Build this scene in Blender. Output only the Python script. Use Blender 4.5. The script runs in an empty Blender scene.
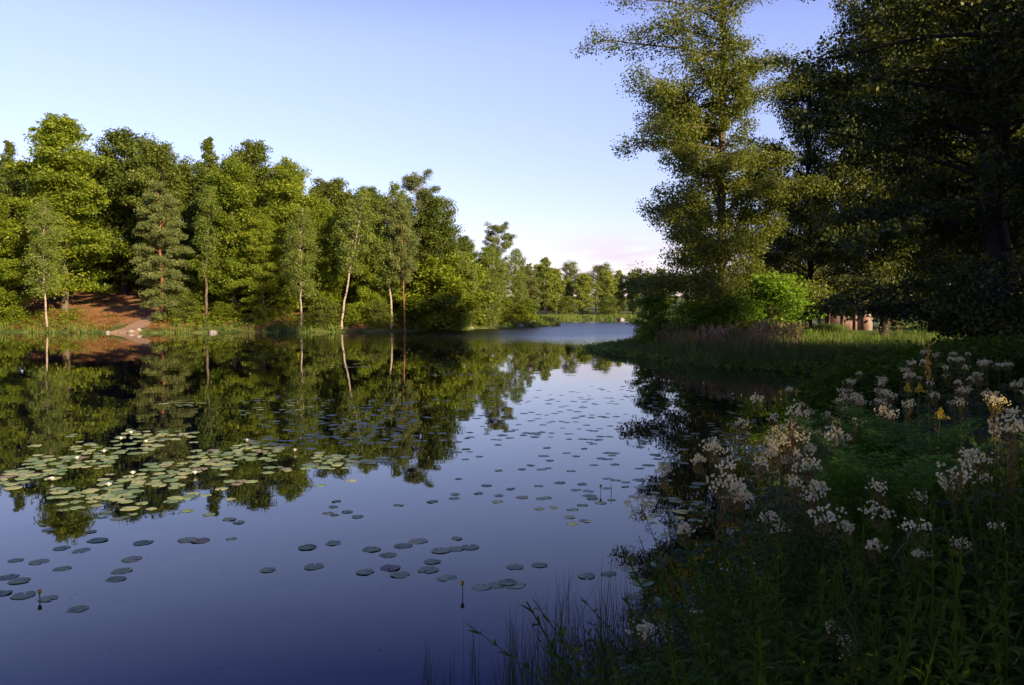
import bpy, math
import numpy as np
from math import radians, sin, cos, pi, tan, atan, sqrt

# ------------------------------------------------------------------ camera, light, exposure
SC = bpy.context.scene
COL = SC.collection
FPX, CX, CY, HOR, CAMH = 800.0, 512.0, 342.5, 308.0, 2.4
PITCH = atan((CY-HOR)/FPX)
cd = bpy.data.cameras.new('camera'); cam = bpy.data.objects.new('camera', cd); COL.objects.link(cam)
cd.sensor_width = 36; cd.lens = FPX*36/1024; cd.clip_start = .05; cd.clip_end = 6000
cam.location = (0, 0, CAMH); cam.rotation_euler = (pi/2-PITCH, 0, 0)
SC.camera = cam

SUN_EL, SUN_AZ = 20.0, 138.0            # azimuth clockwise from +Y (view direction)
sl = bpy.data.lights.new('sun', 'SUN'); sl.energy = 5.0; sl.angle = radians(.6); sl.color = (1, .81, .52)
so = bpy.data.objects.new('sun', sl); COL.objects.link(so)
so.rotation_euler = (radians(90-SUN_EL), 0, radians(180-SUN_AZ))
so.location = (60, -40, 40)

W = bpy.data.worlds.new('World'); SC.world = W; W.use_nodes = True
nt = W.node_tree; nt.nodes.clear()
def N(nt, t, **k):
    n = nt.nodes.new(t)
    for a, b in k.items(): setattr(n, a, b)
    return n
L = nt.links.new
out = N(nt, 'ShaderNodeOutputWorld'); bg = N(nt, 'ShaderNodeBackground'); bg.inputs['Strength'].default_value = .098
sky = N(nt, 'ShaderNodeTexSky', sky_type='NISHITA'); sky.sun_disc = False
sky.sun_elevation = radians(SUN_EL); sky.sun_rotation = radians(SUN_AZ)
sky.air_density = 1.0; sky.dust_density = .5; sky.ozone_density = 2.2; sky.altitude = 50
tc = N(nt, 'ShaderNodeTexCoord'); mp = N(nt, 'ShaderNodeMapping'); mp.inputs['Scale'].default_value = (3.2, 3.2, 17)
L(tc.outputs['Generated'], mp.inputs['Vector'])
nz = N(nt, 'ShaderNodeTexNoise'); nz.inputs['Scale'].default_value = 1.5; nz.inputs['Detail'].default_value = 7; nz.inputs['Roughness'].default_value = .6
L(mp.outputs['Vector'], nz.inputs['Vector'])
sx = N(nt, 'ShaderNodeSeparateXYZ'); L(tc.outputs['Generated'], sx.inputs[0])
# low cloud bank just over the horizon, ahead and a little to the right
def rng_node(src, a, b, c, d):
    m = N(nt, 'ShaderNodeMapRange', interpolation_type='SMOOTHSTEP')
    for i, v in enumerate((a, b, c, d)): m.inputs[i+1].default_value = v
    L(src, m.inputs[0]); return m.outputs[0]
def mul(a, b):
    m = N(nt, 'ShaderNodeMath', operation='MULTIPLY'); L(a, m.inputs[0])
    if hasattr(b, 'links'): L(b, m.inputs[1])
    else: m.inputs[1].default_value = b
    return m.outputs[0]
low = rng_node(sx.outputs['Z'], .11, .06, 0, 1)
side = rng_node(sx.outputs['X'], -.02, .12, 0, 1)
dens = rng_node(nz.outputs['Fac'], .42, .58, 0, 1)
cf = mul(mul(mul(dens, low), side), .6)
mixc = N(nt, 'ShaderNodeMix', data_type='RGBA'); 
tint = N(nt, 'ShaderNodeMix', data_type='RGBA', blend_type='MULTIPLY'); tint.inputs[0].default_value = 1
tint.inputs[7].default_value = (1.24, .955, 1.09, 1)
L(sky.outputs[0], tint.inputs[6])
L(cf, mixc.inputs[0]); 
hz = N(nt, 'ShaderNodeCombineColor'); L(rng_node(sx.outputs['Z'], -.02, .42, .72, 1.12), hz.inputs[0]); L(rng_node(sx.outputs['Z'], -.02, .42, .76, 1.08), hz.inputs[1]); L(rng_node(sx.outputs['Z'], -.02, .42, .80, 1.12), hz.inputs[2])
hm = N(nt, 'ShaderNodeMix', data_type='RGBA', blend_type='MULTIPLY'); hm.inputs[0].default_value = 1; L(tint.outputs[2], hm.inputs[6]); L(hz.outputs[0], hm.inputs[7]); 
hz2 = N(nt, 'ShaderNodeCombineColor')
for i_, v_ in enumerate((.19, .25, .86)): L(rng_node(sx.outputs['Z'], .29, .52, 1.0, v_), hz2.inputs[i_])
hm2 = N(nt, 'ShaderNodeMix', data_type='RGBA', blend_type='MULTIPLY'); hm2.inputs[0].default_value = 1; L(hm.outputs[2], hm2.inputs[6]); L(hz2.outputs[0], hm2.inputs[7]); L(hm2.outputs[2], mixc.inputs[6]); mixc.inputs[7].default_value = (3.9, 3.05, 3.75, 1)
L(mixc.outputs[2], bg.inputs['Color']); L(bg.outputs[0], out.inputs[0])
SC.render.engine = 'CYCLES'
vs = SC.view_settings; vs.view_transform = 'Standard'; vs.look = 'None'; vs.exposure = 1.22; vs.gamma = 1; vs.use_curve_mapping = False
SC.cycles.max_bounces = 8; SC.cycles.diffuse_bounces = 3; SC.cycles.transmission_bounces = 4; SC.cycles.glossy_bounces = 3

# ------------------------------------------------------------------ helpers
def at(x, y, d):
    """point at photograph direction (x, y), d metres ahead"""
    cx, cy = (x-CX)/FPX, -(y-CY)/FPX
    fy = cos(PITCH)+cy*sin(PITCH); fz = -sin(PITCH)+cy*cos(PITCH)
    return np.array([cx/fy*d, d, CAMH+fz/fy*d])
def onw(x, y):
    cx, cy = (x-CX)/FPX, -(y-CY)/FPX
    fy = cos(PITCH)+cy*sin(PITCH); fz = -sin(PITCH)+cy*cos(PITCH)
    d = -CAMH/(fz/fy); return cx/fy*d, d

def mesh_np(name, V, F, mat, tint=None, smooth=False):
    V = np.ascontiguousarray(V, dtype=np.float32); F = np.ascontiguousarray(F, dtype=np.int32)
    me = bpy.data.meshes.new(name); nf, k = F.shape
    me.vertices.add(len(V)); me.vertices.foreach_set('co', V.ravel())
    me.loops.add(nf*k); me.loops.foreach_set('vertex_index', F.ravel())
    me.polygons.add(nf); me.polygons.foreach_set('loop_start', np.arange(0, nf*k, k, dtype=np.int32))
    try: me.polygons.foreach_set('loop_total', np.full(nf, k, dtype=np.int32))
    except Exception: pass
    if tint is not None:
        a = me.attributes.new('tint', 'FLOAT', 'POINT'); a.data.foreach_set('value', np.ascontiguousarray(tint, dtype=np.float32))
    me.update(calc_edges=True)
    if smooth: me.polygons.foreach_set('use_smooth', np.ones(nf, dtype=bool))
    for m in (mat if isinstance(mat, (list, tuple)) else [mat]): me.materials.append(m)
    return me
def obj(name, me, parent=None):
    o = bpy.data.objects.new(name, me); COL.objects.link(o)
    if parent: o.parent = parent
    return o
def tag(o, label=None, cat=None, group=None, kind=None):
    if label: o['label'] = label
    if cat: o['category'] = cat
    if group: o['group'] = group
    if kind: o['kind'] = kind
    return o
def thing(name, label, cat, loc=(0, 0, 0), rot=(0, 0, 0), scale=(1, 1, 1), group=None):
    o = bpy.data.objects.new(name, None); COL.objects.link(o); o.empty_display_size = .2
    o.location = loc; o.rotation_euler = rot; o.scale = scale
    return tag(o, label, cat, group)
KIDS = {}
def inst(kind, parts, label, cat, loc, rot=(0, 0, 0), scale=(1, 1, 1), group=None):
    """a thing whose parts share mesh data with the others of its kind; parts: [(name, mesh, [(sub, mesh)...])]"""
    t = thing(kind, label, cat, loc, rot, scale, group)
    for p in parts:
        c = obj(p[0], p[1], t)
        for s in (p[2] if len(p) > 2 else []): obj(s[0], s[1], c)
    return t

class MB:
    """collects quads"""
    def __init__(s): s.V = []; s.F = []; s.T = []; s.n = 0
    def add(s, V, F, tint=.5):
        V = np.asarray(V, float); F = np.asarray(F, int)
        s.V.append(V); s.F.append(F+s.n); s.n += len(V)
        s.T.append(np.full(len(V), tint) if np.isscalar(tint) else np.asarray(tint, float))
    def get(s): return np.concatenate(s.V), np.concatenate(s.F), np.concatenate(s.T)
    def mesh(s, name, mat, smooth=False):
        V, F, T = s.get(); return mesh_np(name, V, F, mat, T, smooth)
    def tube(s, P, R, n=6, tint=.5, cap=False):
        P = np.asarray(P, float); R = np.broadcast_to(np.asarray(R, float), (len(P),))
        D = np.gradient(P, axis=0); D /= np.linalg.norm(D, axis=1)[:, None]+1e-9
        ref = np.array([0, 0, 1.]) if abs(D[0][2]) < .8 else np.array([1., 0, 0])
        A = np.cross(D, ref); A /= np.linalg.norm(A, axis=1)[:, None]+1e-9; B = np.cross(D, A)
        th = np.arange(n)/n*2*pi
        V = P[:, None]+R[:, None, None]*(np.cos(th)[None, :, None]*A[:, None]+np.sin(th)[None, :, None]*B[:, None])
        K = len(P); i = np.arange(K-1)[:, None]*n; j = np.arange(n)[None]; j2 = (j+1) % n
        F = np.stack([i+j, i+j2, i+n+j2, i+n+j], -1).reshape(-1, 4)
        s.add(V.reshape(-1, 3), F, tint)
    def box(s, a, b, tint=.5):
        x0, y0, z0 = a; x1, y1, z1 = b
        V = [(x0,y0,z0),(x1,y0,z0),(x1,y1,z0),(x0,y1,z0),(x0,y0,z1),(x1,y0,z1),(x1,y1,z1),(x0,y1,z1)]
        s.add(V, [(0,3,2,1),(4,5,6,7),(0,1,5,4),(1,2,6,5),(2,3,7,6),(3,0,4,7)], tint)

def unit(v): return v/(np.linalg.norm(v, axis=-1, keepdims=True)+1e-9)
def leaf_quads(rng, C, Nn, size, asp=.55, tint=.5, dirs=None, jit=.35):
    """one pointed quad leaf per centre C, with normals about Nn"""
    n = len(C); Nn = unit(Nn)
    d = rng.normal(size=(n, 3)) if dirs is None else dirs+rng.normal(size=(n, 3))*jit
    d = d-(d*Nn).sum(1)[:, None]*Nn; d = unit(d); w = np.cross(Nn, d)
    sz = size*rng.uniform(.5, 1.45, n)[:, None]
    V = np.stack([C-d*sz*.5, C+w*sz*asp*.5-d*sz*.05, C+d*sz*.5, C-w*sz*asp*.5-d*sz*.05], 1).reshape(-1, 3)
    F = np.arange(n*4).reshape(-1, 4)
    return V, F, np.repeat(np.broadcast_to(tint, (n,)), 4)
def scatter(P, pos, rotz, sc, tilt=None, dt=None):
    """numpy copies of proto (V,F,T)"""
    V, F, T = P; n = len(pos); c, s_ = np.cos(rotz), np.sin(rotz)
    sc = np.broadcast_to(np.asarray(sc, float), (n,))
    X = V[None, :, 0]*c[:, None]-V[None, :, 1]*s_[:, None]; Y = V[None, :, 0]*s_[:, None]+V[None, :, 1]*c[:, None]
    Z = np.broadcast_to(V[None, :, 2], X.shape)
    if tilt is not None: X = X+Z*tilt[:, :1]; Y = Y+Z*tilt[:, 1:2]
    A = np.stack([X, Y, Z], -1)*sc[:, None, None]+pos[:, None]
    Fo = F[None]+np.arange(n)[:, None, None]*len(V)
    TT = np.broadcast_to(T[None], (n, len(T)))
    if dt is not None: TT = TT+dt[:, None]
    return A.reshape(-1, 3), Fo.reshape(-1, F.shape[1]), TT.reshape(-1)

# ------------------------------------------------------------------ materials
def newmat(name):
    m = bpy.data.materials.new(name); m.use_nodes = True; m.node_tree.nodes.clear()
    return m, m.node_tree
def ramp(nt, src, stops):
    r = N(nt, 'ShaderNodeValToRGB'); e = r.color_ramp.elements
    e[0].position, e[0].color = stops[0][0], (*stops[0][1], 1); e[1].position, e[1].color = stops[-1][0], (*stops[-1][1], 1)
    for p, c in stops[1:-1]:
        q = e.new(p); q.color = (*c, 1)
    nt.links.new(src, r.inputs[0]); return r.outputs[0]
def leafmat(name, c0, c1, c2, trans=.35, rough=.5, objvar=.25, spec=.25):
    m, nt = newmat(name); l = nt.links.new
    at_ = N(nt, 'ShaderNodeAttribute', attribute_name='tint'); oi = N(nt, 'ShaderNodeObjectInfo')
    ma = N(nt, 'ShaderNodeMath', operation='MULTIPLY_ADD'); l(oi.outputs['Random'], ma.inputs[0]); ma.inputs[1].default_value = objvar; l(at_.outputs['Fac'], ma.inputs[2])
    sb = N(nt, 'ShaderNodeMath', operation='SUBTRACT'); l(ma.outputs[0], sb.inputs[0]); sb.inputs[1].default_value = objvar/2
    col = ramp(nt, sb.outputs[0], [(0, c0), (.5, c1), (1, c2)])
    p = N(nt, 'ShaderNodeBsdfPrincipled'); l(col, p.inputs['Base Color']); p.inputs['Roughness'].default_value = rough; p.inputs['Specular IOR Level'].default_value = spec
    t = N(nt, 'ShaderNodeBsdfTranslucent')
    tm = N(nt, 'ShaderNodeMix', data_type='RGBA', blend_type='MULTIPLY'); tm.inputs[0].default_value = 1; l(col, tm.inputs[6]); tm.inputs[7].default_value = (1.5, 1.4, .6, 1)
    l(tm.outputs[2], t.inputs['Color'])
    mx = N(nt, 'ShaderNodeMixShader'); mx.inputs[0].default_value = trans; l(p.outputs[0], mx.inputs[1]); l(t.outputs[0], mx.inputs[2])
    o = N(nt, 'ShaderNodeOutputMaterial'); l(mx.outputs[0], o.inputs[0]); return m
def roughmat(name, c0, c1, scale=8, rough=.85, stretch=(1, 1, 1), bump=.4, dist=.02, c2=None, lo=.35, hi=.65):
    m, nt = newmat(name); l = nt.links.new
    tcn = N(nt, 'ShaderNodeTexCoord'); mpn = N(nt, 'ShaderNodeMapping'); mpn.inputs['Scale'].default_value = stretch; l(tcn.outputs['Object'], mpn.inputs[0])
    n = N(nt, 'ShaderNodeTexNoise'); n.inputs['Scale'].default_value = scale; n.inputs['Detail'].default_value = 6; l(mpn.outputs[0], n.inputs['Vector'])
    st = [(lo, c0), (hi, c1)] if c2 is None else [(lo, c0), ((lo+hi)/2, c1), (hi, c2)]
    col = ramp(nt, n.outputs['Fac'], st)
    p = N(nt, 'ShaderNodeBsdfPrincipled'); l(col, p.inputs['Base Color']); p.inputs['Roughness'].default_value = rough; p.inputs['Specular IOR Level'].default_value = .2
    b = N(nt, 'ShaderNodeBump'); b.inputs['Strength'].default_value = bump; b.inputs['Distance'].default_value = dist; l(n.outputs['Fac'], b.inputs['Height']); l(b.outputs[0], p.inputs['Normal'])
    o = N(nt, 'ShaderNodeOutputMaterial'); l(p.outputs[0], o.inputs[0]); return m

M = {}
M['beech'] = leafmat('beech_leaves', (.080, .125, .010), (.155, .205, .014), (.25, .28, .02), .42)
M['oak'] = leafmat('oak_leaves', (.055, .082, .012), (.098, .132, .017), (.155, .180, .024), .36)
M['birch'] = leafmat('birch_leaves', (.085, .125, .016), (.14, .185, .026), (.20, .245, .038), .35)
M['pine'] = leafmat('pine_needles', (.060, .080, .018), (.11, .135, .034), (.18, .195, .052), .15)
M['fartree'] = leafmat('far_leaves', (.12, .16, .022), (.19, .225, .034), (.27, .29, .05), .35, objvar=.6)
M['alder'] = leafmat('alder_leaves', (.055, .080, .011), (.105, .130, .016), (.175, .185, .025), .36)
M['darkoak'] = leafmat('shade_oak_leaves', (.024, .038, .007), (.046, .066, .010), (.15, .155, .016), .3)  # shade is put into the dark stops, sunlit patches into the top one
M['shrub'] = leafmat('shrub_leaves', (.10, .18, .015), (.16, .26, .022), (.21, .32, .03), .4)  # yellow-green young foliage, brightened to stand in for blocked sunlight
M['grass'] = leafmat('grass_blades', (.060, .100, .012), (.105, .155, .020), (.17, .20, .035), .3)
M['drygrass'] = leafmat('dry_stems', (.14, .12, .04), (.27, .19, .09), (.38, .24, .16), .25)
M['under'] = leafmat('undergrowth_leaves', (.038, .078, .006), (.068, .125, .009), (.115, .175, .014), .35, spec=.05, rough=.65)
M['msleaf'] = leafmat('meadowsweet_leaves', (.040, .085, .014), (.070, .120, .020), (.110, .125, .025), .3, spec=.18)
M['msbud'] = leafmat('meadowsweet_buds', (.11, .10, .02), (.20, .16, .03), (.28, .19, .06), .25)
M['msflower'] = leafmat('meadowsweet_flowers', (.64, .58, .30), (.84, .77, .44), (.90, .86, .60), .3, rough=.7, objvar=.5)
M['fern'] = leafmat('fern_fronds', (.09, .20, .014), (.15, .29, .02), (.21, .36, .03), .35, spec=.15)
M['reed'] = leafmat('reed_blades', (.040, .060, .016), (.065, .095, .022), (.11, .135, .035), .25)
M['litterleaf'] = leafmat('bracken', (.22, .08, .02), (.26, .13, .03), (.15, .17, .03), .2)
M['spike'] = leafmat('yellow_spike', (.45, .22, .03), (.65, .38, .05), (.75, .5, .1), .3)
M['yellow'] = leafmat('yellow_petals', (.50, .34, .02), (.62, .46, .03), (.72, .56, .05), .3)
M['rust'] = leafmat('rusty_seeds', (.16, .06, .015), (.24, .10, .02), (.30, .14, .03), .2)
M['pink'] = leafmat('pink_petals', (.22, .09, .13), (.30, .14, .18), (.34, .18, .22), .3)
M['petal'] = leafmat('white_petals', (.72, .68, .58), (.82, .80, .74), (.86, .84, .8), .3)
M['bark'] = roughmat('grey_bark', (.05, .038, .026), (.14, .105, .075), 5, stretch=(1, 1, .3), dist=.03)
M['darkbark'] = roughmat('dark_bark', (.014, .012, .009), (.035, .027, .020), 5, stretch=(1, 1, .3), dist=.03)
M['pinebark'] = roughmat('pine_bark', (.10, .045, .025), (.30, .13, .065), 4, stretch=(1, 1, .3), dist=.03)
M['birchbark'] = roughmat('birch_bark', (.05, .04, .03), (.33, .26, .20), 3.0, stretch=(1, 1, 2.5), dist=.01, lo=.36, hi=.46)
M['stem'] = roughmat('plant_stem', (.08, .06, .02), (.14, .13, .04), 20)
M['redstem'] = roughmat('reddish_stem', (.08, .06, .02), (.15, .10, .03), 20)
M['gravel'] = roughmat('gravel', (.15, .085, .05), (.30, .19, .12), 3, c2=(.20, .13, .085), dist=.05)
M['redwood'] = roughmat('stained_planks', (.13, .075, .065), (.20, .12, .10), 6, stretch=(1, 1, .2))
M['tanwood'] = roughmat('tan_planks', (.22, .17, .14), (.33, .25, .21), 6, stretch=(3, 3, .2))
M['roof'] = roughmat('roofing_felt', (.38, .26, .22), (.52, .38, .32), 4)
M['darkwood'] = roughmat('dark_opening', (.02, .015, .012), (.05, .035, .03), 4)
M['stone'] = roughmat('shore_stone', (.14, .12, .10), (.34, .29, .25), 3)

# ------------------------------------------------------------------ terrain
SHORE = np.array([(-12,1.6),(-3,2.9),(0,3.7),(.95,4.5),(1.5,5.6),(2.2,7.4),(3.2,10),(4.6,13.6),(6.4,17.4),(9.3,20.6),(13,22.4),(14.6,25),(13.4,28),
    (10.9,30.3),(7.6,33.6),(6.1,39),(4.6,44),(4.2,46.3),(6.2,50),(9,56),(15,66),(24,80),(42,100),(62,126),(70,146),(60,160),(40,163),(27,161),(14,160),
    (5,146),(2.5,132),(6.8,110),(5.5,103),(0,96.5),(-6.8,87),(-13,80.5),(-21,78),(-31,77.2),(-37,76.4),(-43,77.5),(-51,79),(-66,80),(-90,78),
    (-112,66),(-116,36),(-92,8),(-50,-6),(-26,-2)], float)
def signed(x, y):
    x = np.asarray(x, float); y = np.asarray(y, float); sh = x.shape; P = np.stack([x.ravel(), y.ravel()], 1)
    best = np.full(len(P), 1e9); ins = np.zeros(len(P), bool)
    for i in range(len(SHORE)):
        a = SHORE[i]; b = SHORE[(i+1) % len(SHORE)]; ab = b-a
        t = np.clip(((P-a)@ab)/(ab@ab), 0, 1); d = np.hypot(*(P-a-t[:, None]*ab).T); best = np.minimum(best, d)
        c = ((a[1] > P[:, 1]) != (b[1] > P[:, 1])); xx = a[0]+(P[:, 1]-a[1])/(b[1]-a[1]+1e-12)*(b[0]-a[0])
        ins ^= c & (P[:, 0] < xx)
    return np.where(ins, -best, best).reshape(sh)
def sstep(a, b, v): t = np.clip((v-a)/(b-a), 0, 1); return t*t*(3-2*t)
def height(x, y):
    x = np.asarray(x, float); y = np.asarray(y, float); sd = signed(x, y)
    wob = .35*np.sin(x*.9+y*.35)+.3*np.sin(y*.8-x*.4+1)+.2*np.sin(x*2.1+2)+.2*np.sin(y*2.3)
    s = sd+wob*np.clip(.5, 0, 1)*np.where(np.hypot(x, y) < 12, .25, 1)
    sp = np.maximum(s, 0)
    wl = sstep(58, 74, y)*sstep(4, -3, x)*sstep(140, 110, y)
    left = .45*(1-np.exp(-sp/1.2))+.25*np.maximum(sp-1.5, 0)
    left = 13*(1-np.exp(-left/13))
    near = (.95*(1-np.exp(-sp/2.2))+.25*(1-np.exp(-sp/14)))*(1-.35*sstep(22, 32, y))
    far = .35*(1-np.exp(-sp/1.5))+.035*sp; far = 8*(1-np.exp(-far/8))
    wf = sstep(85, 130, y)*(1-wl)
    z = left*wl+far*wf+near*(1-wl-wf)
    z = z+.06*np.sin(x*1.7+y*1.1)*np.sin(y*1.3-x*.7)*sstep(.3, 2, sp)
    under = -1.4*(1-np.exp(np.minimum(s, 0)/1.6))-.03
    return np.where(s > 0, z+.012, under)
def H(x, y): return float(height(np.array([x]), np.array([y]))[0])
def axis(segs):
    v = []
    for a, b, st in segs: v += list(np.arange(a, b, st))
    return np.array(v+[segs[-1][1]])
ax = axis([(-1500,-300,150),(-300,-120,20),(-120,-60,4),(-60,-20,.8),(-20,-4,.8),(-4,16,.35),(16,60,1.2),(60,120,6),(120,300,20),(300,1500,150)])
ay = axis([(-600,-60,60),(-60,-4,4),(-4,24,.35),(24,60,.8),(60,72,1.5),(72,112,.6),(112,190,2),(190,400,20),(400,2500,150)])
GX, GY = np.meshgrid(ax, ay, indexing='ij'); GZ = height(GX, GY)
far_hill = np.clip((np.hypot(GX, GY)-250)/1200, 0, 1)*14; GZ = GZ+far_hill
ni, nj = GX.shape; idx = np.arange(ni*nj).reshape(ni, nj)
F = np.stack([idx[:-1, :-1], idx[1:, :-1], idx[1:, 1:], idx[:-1, 1:]], -1).reshape(-1, 4)
sdg = signed(GX, GY)
lit = sstep(58, 74, GY)*sstep(4, -3, GX)*sstep(130, 110, GY)*sstep(1.0, 4.0, sdg+1.2*np.sin(GX*.7)+np.sin(GX*1.9))   # woodland floor: leaf litter
m, nt = newmat('ground_cover'); l = nt.links.new
a_ = N(nt, 'ShaderNodeAttribute', attribute_name='tint'); tcn = N(nt, 'ShaderNodeTexCoord')
n1 = N(nt, 'ShaderNodeTexNoise'); n1.inputs['Scale'].default_value = 1.3; n1.inputs['Detail'].default_value = 8; l(tcn.outputs['Object'], n1.inputs['Vector'])
n2 = N(nt, 'ShaderNodeTexNoise'); n2.inputs['Scale'].default_value = 14; n2.inputs['Detail'].default_value = 5; l(tcn.outputs['Object'], n2.inputs['Vector'])
g = ramp(nt, n1.outputs['Fac'], [(.3, (.035, .05, .012)), (.5, (.075, .10, .02)), (.7, (.15, .15, .04))])
lt = ramp(nt, n2.outputs['Fac'], [(.36, (.07, .035, .016)), (.5, (.24, .10, .04)), (.64, (.42, .22, .11))])
mx = N(nt, 'ShaderNodeMix', data_type='RGBA'); 
n3 = N(nt, 'ShaderNodeTexNoise'); n3.inputs['Scale'].default_value = .45; n3.inputs['Detail'].default_value = 6; l(tcn.outputs['Object'], n3.inputs['Vector'])
q3 = N(nt, 'ShaderNodeMapRange'); q3.inputs[1].default_value = .36; q3.inputs[2].default_value = .52; l(n3.outputs['Fac'], q3.inputs[0])
q4 = N(nt, 'ShaderNodeMath', operation='MULTIPLY'); l(a_.outputs['Fac'], q4.inputs[0]); l(q3.outputs[0], q4.inputs[1])
l(q4.outputs[0], mx.inputs[0]); l(g, mx.inputs[6]); l(lt, mx.inputs[7])
p = N(nt, 'ShaderNodeBsdfPrincipled'); l(mx.outputs[2], p.inputs['Base Color']); p.inputs['Roughness'].default_value = .95; p.inputs['Specular IOR Level'].default_value = .1
b = N(nt, 'ShaderNodeBump'); b.inputs['Strength'].default_value = .7; b.inputs['Distance'].default_value = .08; l(n2.outputs['Fac'], b.inputs['Height']); l(b.outputs[0], p.inputs['Normal'])
o_ = N(nt, 'ShaderNodeOutputMaterial'); l(p.outputs[0], o_.inputs[0]); M['ground'] = m
g_ = obj('ground', mesh_np('ground', np.stack([GX, GY, GZ], -1).reshape(-1, 3), F, M['ground'], lit.ravel(), True)); tag(g_, kind='structure')

# water: still mirror near, breeze-ruffled patch towards the far narrows
m, nt = newmat('lake_water'); l = nt.links.new
p = N(nt, 'ShaderNodeBsdfPrincipled'); p.inputs['Base Color'].default_value = (.0006, .001, .005, 1); p.inputs['Roughness'].default_value = .012; p.inputs['IOR'].default_value = 1.32
ge = N(nt, 'ShaderNodeNewGeometry'); sp = N(nt, 'ShaderNodeSeparateXYZ'); l(ge.outputs['Position'], sp.inputs[0])
def mr(src, a, b_, c, d):
    q = N(nt, 'ShaderNodeMapRange', interpolation_type='SMOOTHSTEP')
    for i, v in enumerate((a, b_, c, d)): q.inputs[i+1].default_value = v
    l(src, q.inputs[0]); return q.outputs[0]
def mt(op, a, b_):
    q = N(nt, 'ShaderNodeMath', operation=op)
    for i, v in enumerate((a, b_)):
        if hasattr(v, 'links'): l(v, q.inputs[i])
        else: q.inputs[i].default_value = v
    return q.outputs[0]
w1 = N(nt, 'ShaderNodeTexNoise'); w1.inputs['Scale'].default_value = .9; w1.inputs['Detail'].default_value = 2; l(ge.outputs['Position'], w1.inputs['Vector'])
w2 = N(nt, 'ShaderNodeTexNoise'); w2.inputs['Scale'].default_value = 5; w2.inputs['Detail'].default_value = 3; l(ge.outputs['Position'], w2.inputs['Vector'])
mpp = N(nt, 'ShaderNodeMapping'); mpp.inputs['Scale'].default_value = (.05, .02, 1); l(ge.outputs['Position'], mpp.inputs[0])
w3 = N(nt, 'ShaderNodeTexNoise'); w3.inputs['Scale'].default_value = 1; w3.inputs['Detail'].default_value = 4; l(mpp.outputs[0], w3.inputs['Vector'])
xx = mt('ADD', sp.outputs['X'], mt('MULTIPLY', mt('SUBTRACT', w3.outputs['Fac'], .5), 26))
yy = mt('ADD', sp.outputs['Y'], mt('MULTIPLY', mt('SUBTRACT', w3.outputs['Fac'], .5), 30))
wind = mt('MULTIPLY', mr(yy, 46, 76, 0, 1), mr(xx, -16, -3, 0, 1))
wind = mt('MULTIPLY', wind, mr(yy, 150, 115, 0, 1))
h = mt('ADD', mt('MULTIPLY', w1.outputs['Fac'], .0022), mt('MULTIPLY', w2.outputs['Fac'], mt('ADD', .00012, mt('MULTIPLY', wind, .045))))
l(mt('ADD', .012, mt('MULTIPLY', wind, .28)), p.inputs['Roughness'])
b = N(nt, 'ShaderNodeBump'); b.inputs['Strength'].default_value = 1; b.inputs['Distance'].default_value = 1; l(h, b.inputs['Height']); l(b.outputs[0], p.inputs['Normal'])
o_ = N(nt, 'ShaderNodeOutputMaterial'); l(p.outputs[0], o_.inputs[0]); M['water'] = m
w_ = obj('water', mesh_np('water', [(-140,-20,0),(90,-20,0),(90,180,0),(-140,180,0)], [(0,1,2,3)], M['water'])); tag(w_, kind='structure')

# pale gravel landing on the far bank
pv = []; K1, K2 = 14, 8
for i in range(K1):
    t = i/(K1-1); yc = 76.0+t*9; xc = -37.2+t*1.3-1.0*t*t; wd = 1.35-.75*t+.18*sin(i*1.9)
    for j in range(K2):
        x_ = xc+(j/(K2-1)-.5)*2*wd+.15*sin(i*2.1+j); pv.append((x_, yc, H(x_, yc)+.09))
pf = [(i*K2+j, i*K2+j+1, (i+1)*K2+j+1, (i+1)*K2+j) for i in range(K1-1) for j in range(K2-1)]
tag(obj('path', mesh_np('path', pv, pf, M['gravel'], None, True)), kind='structure')

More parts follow.
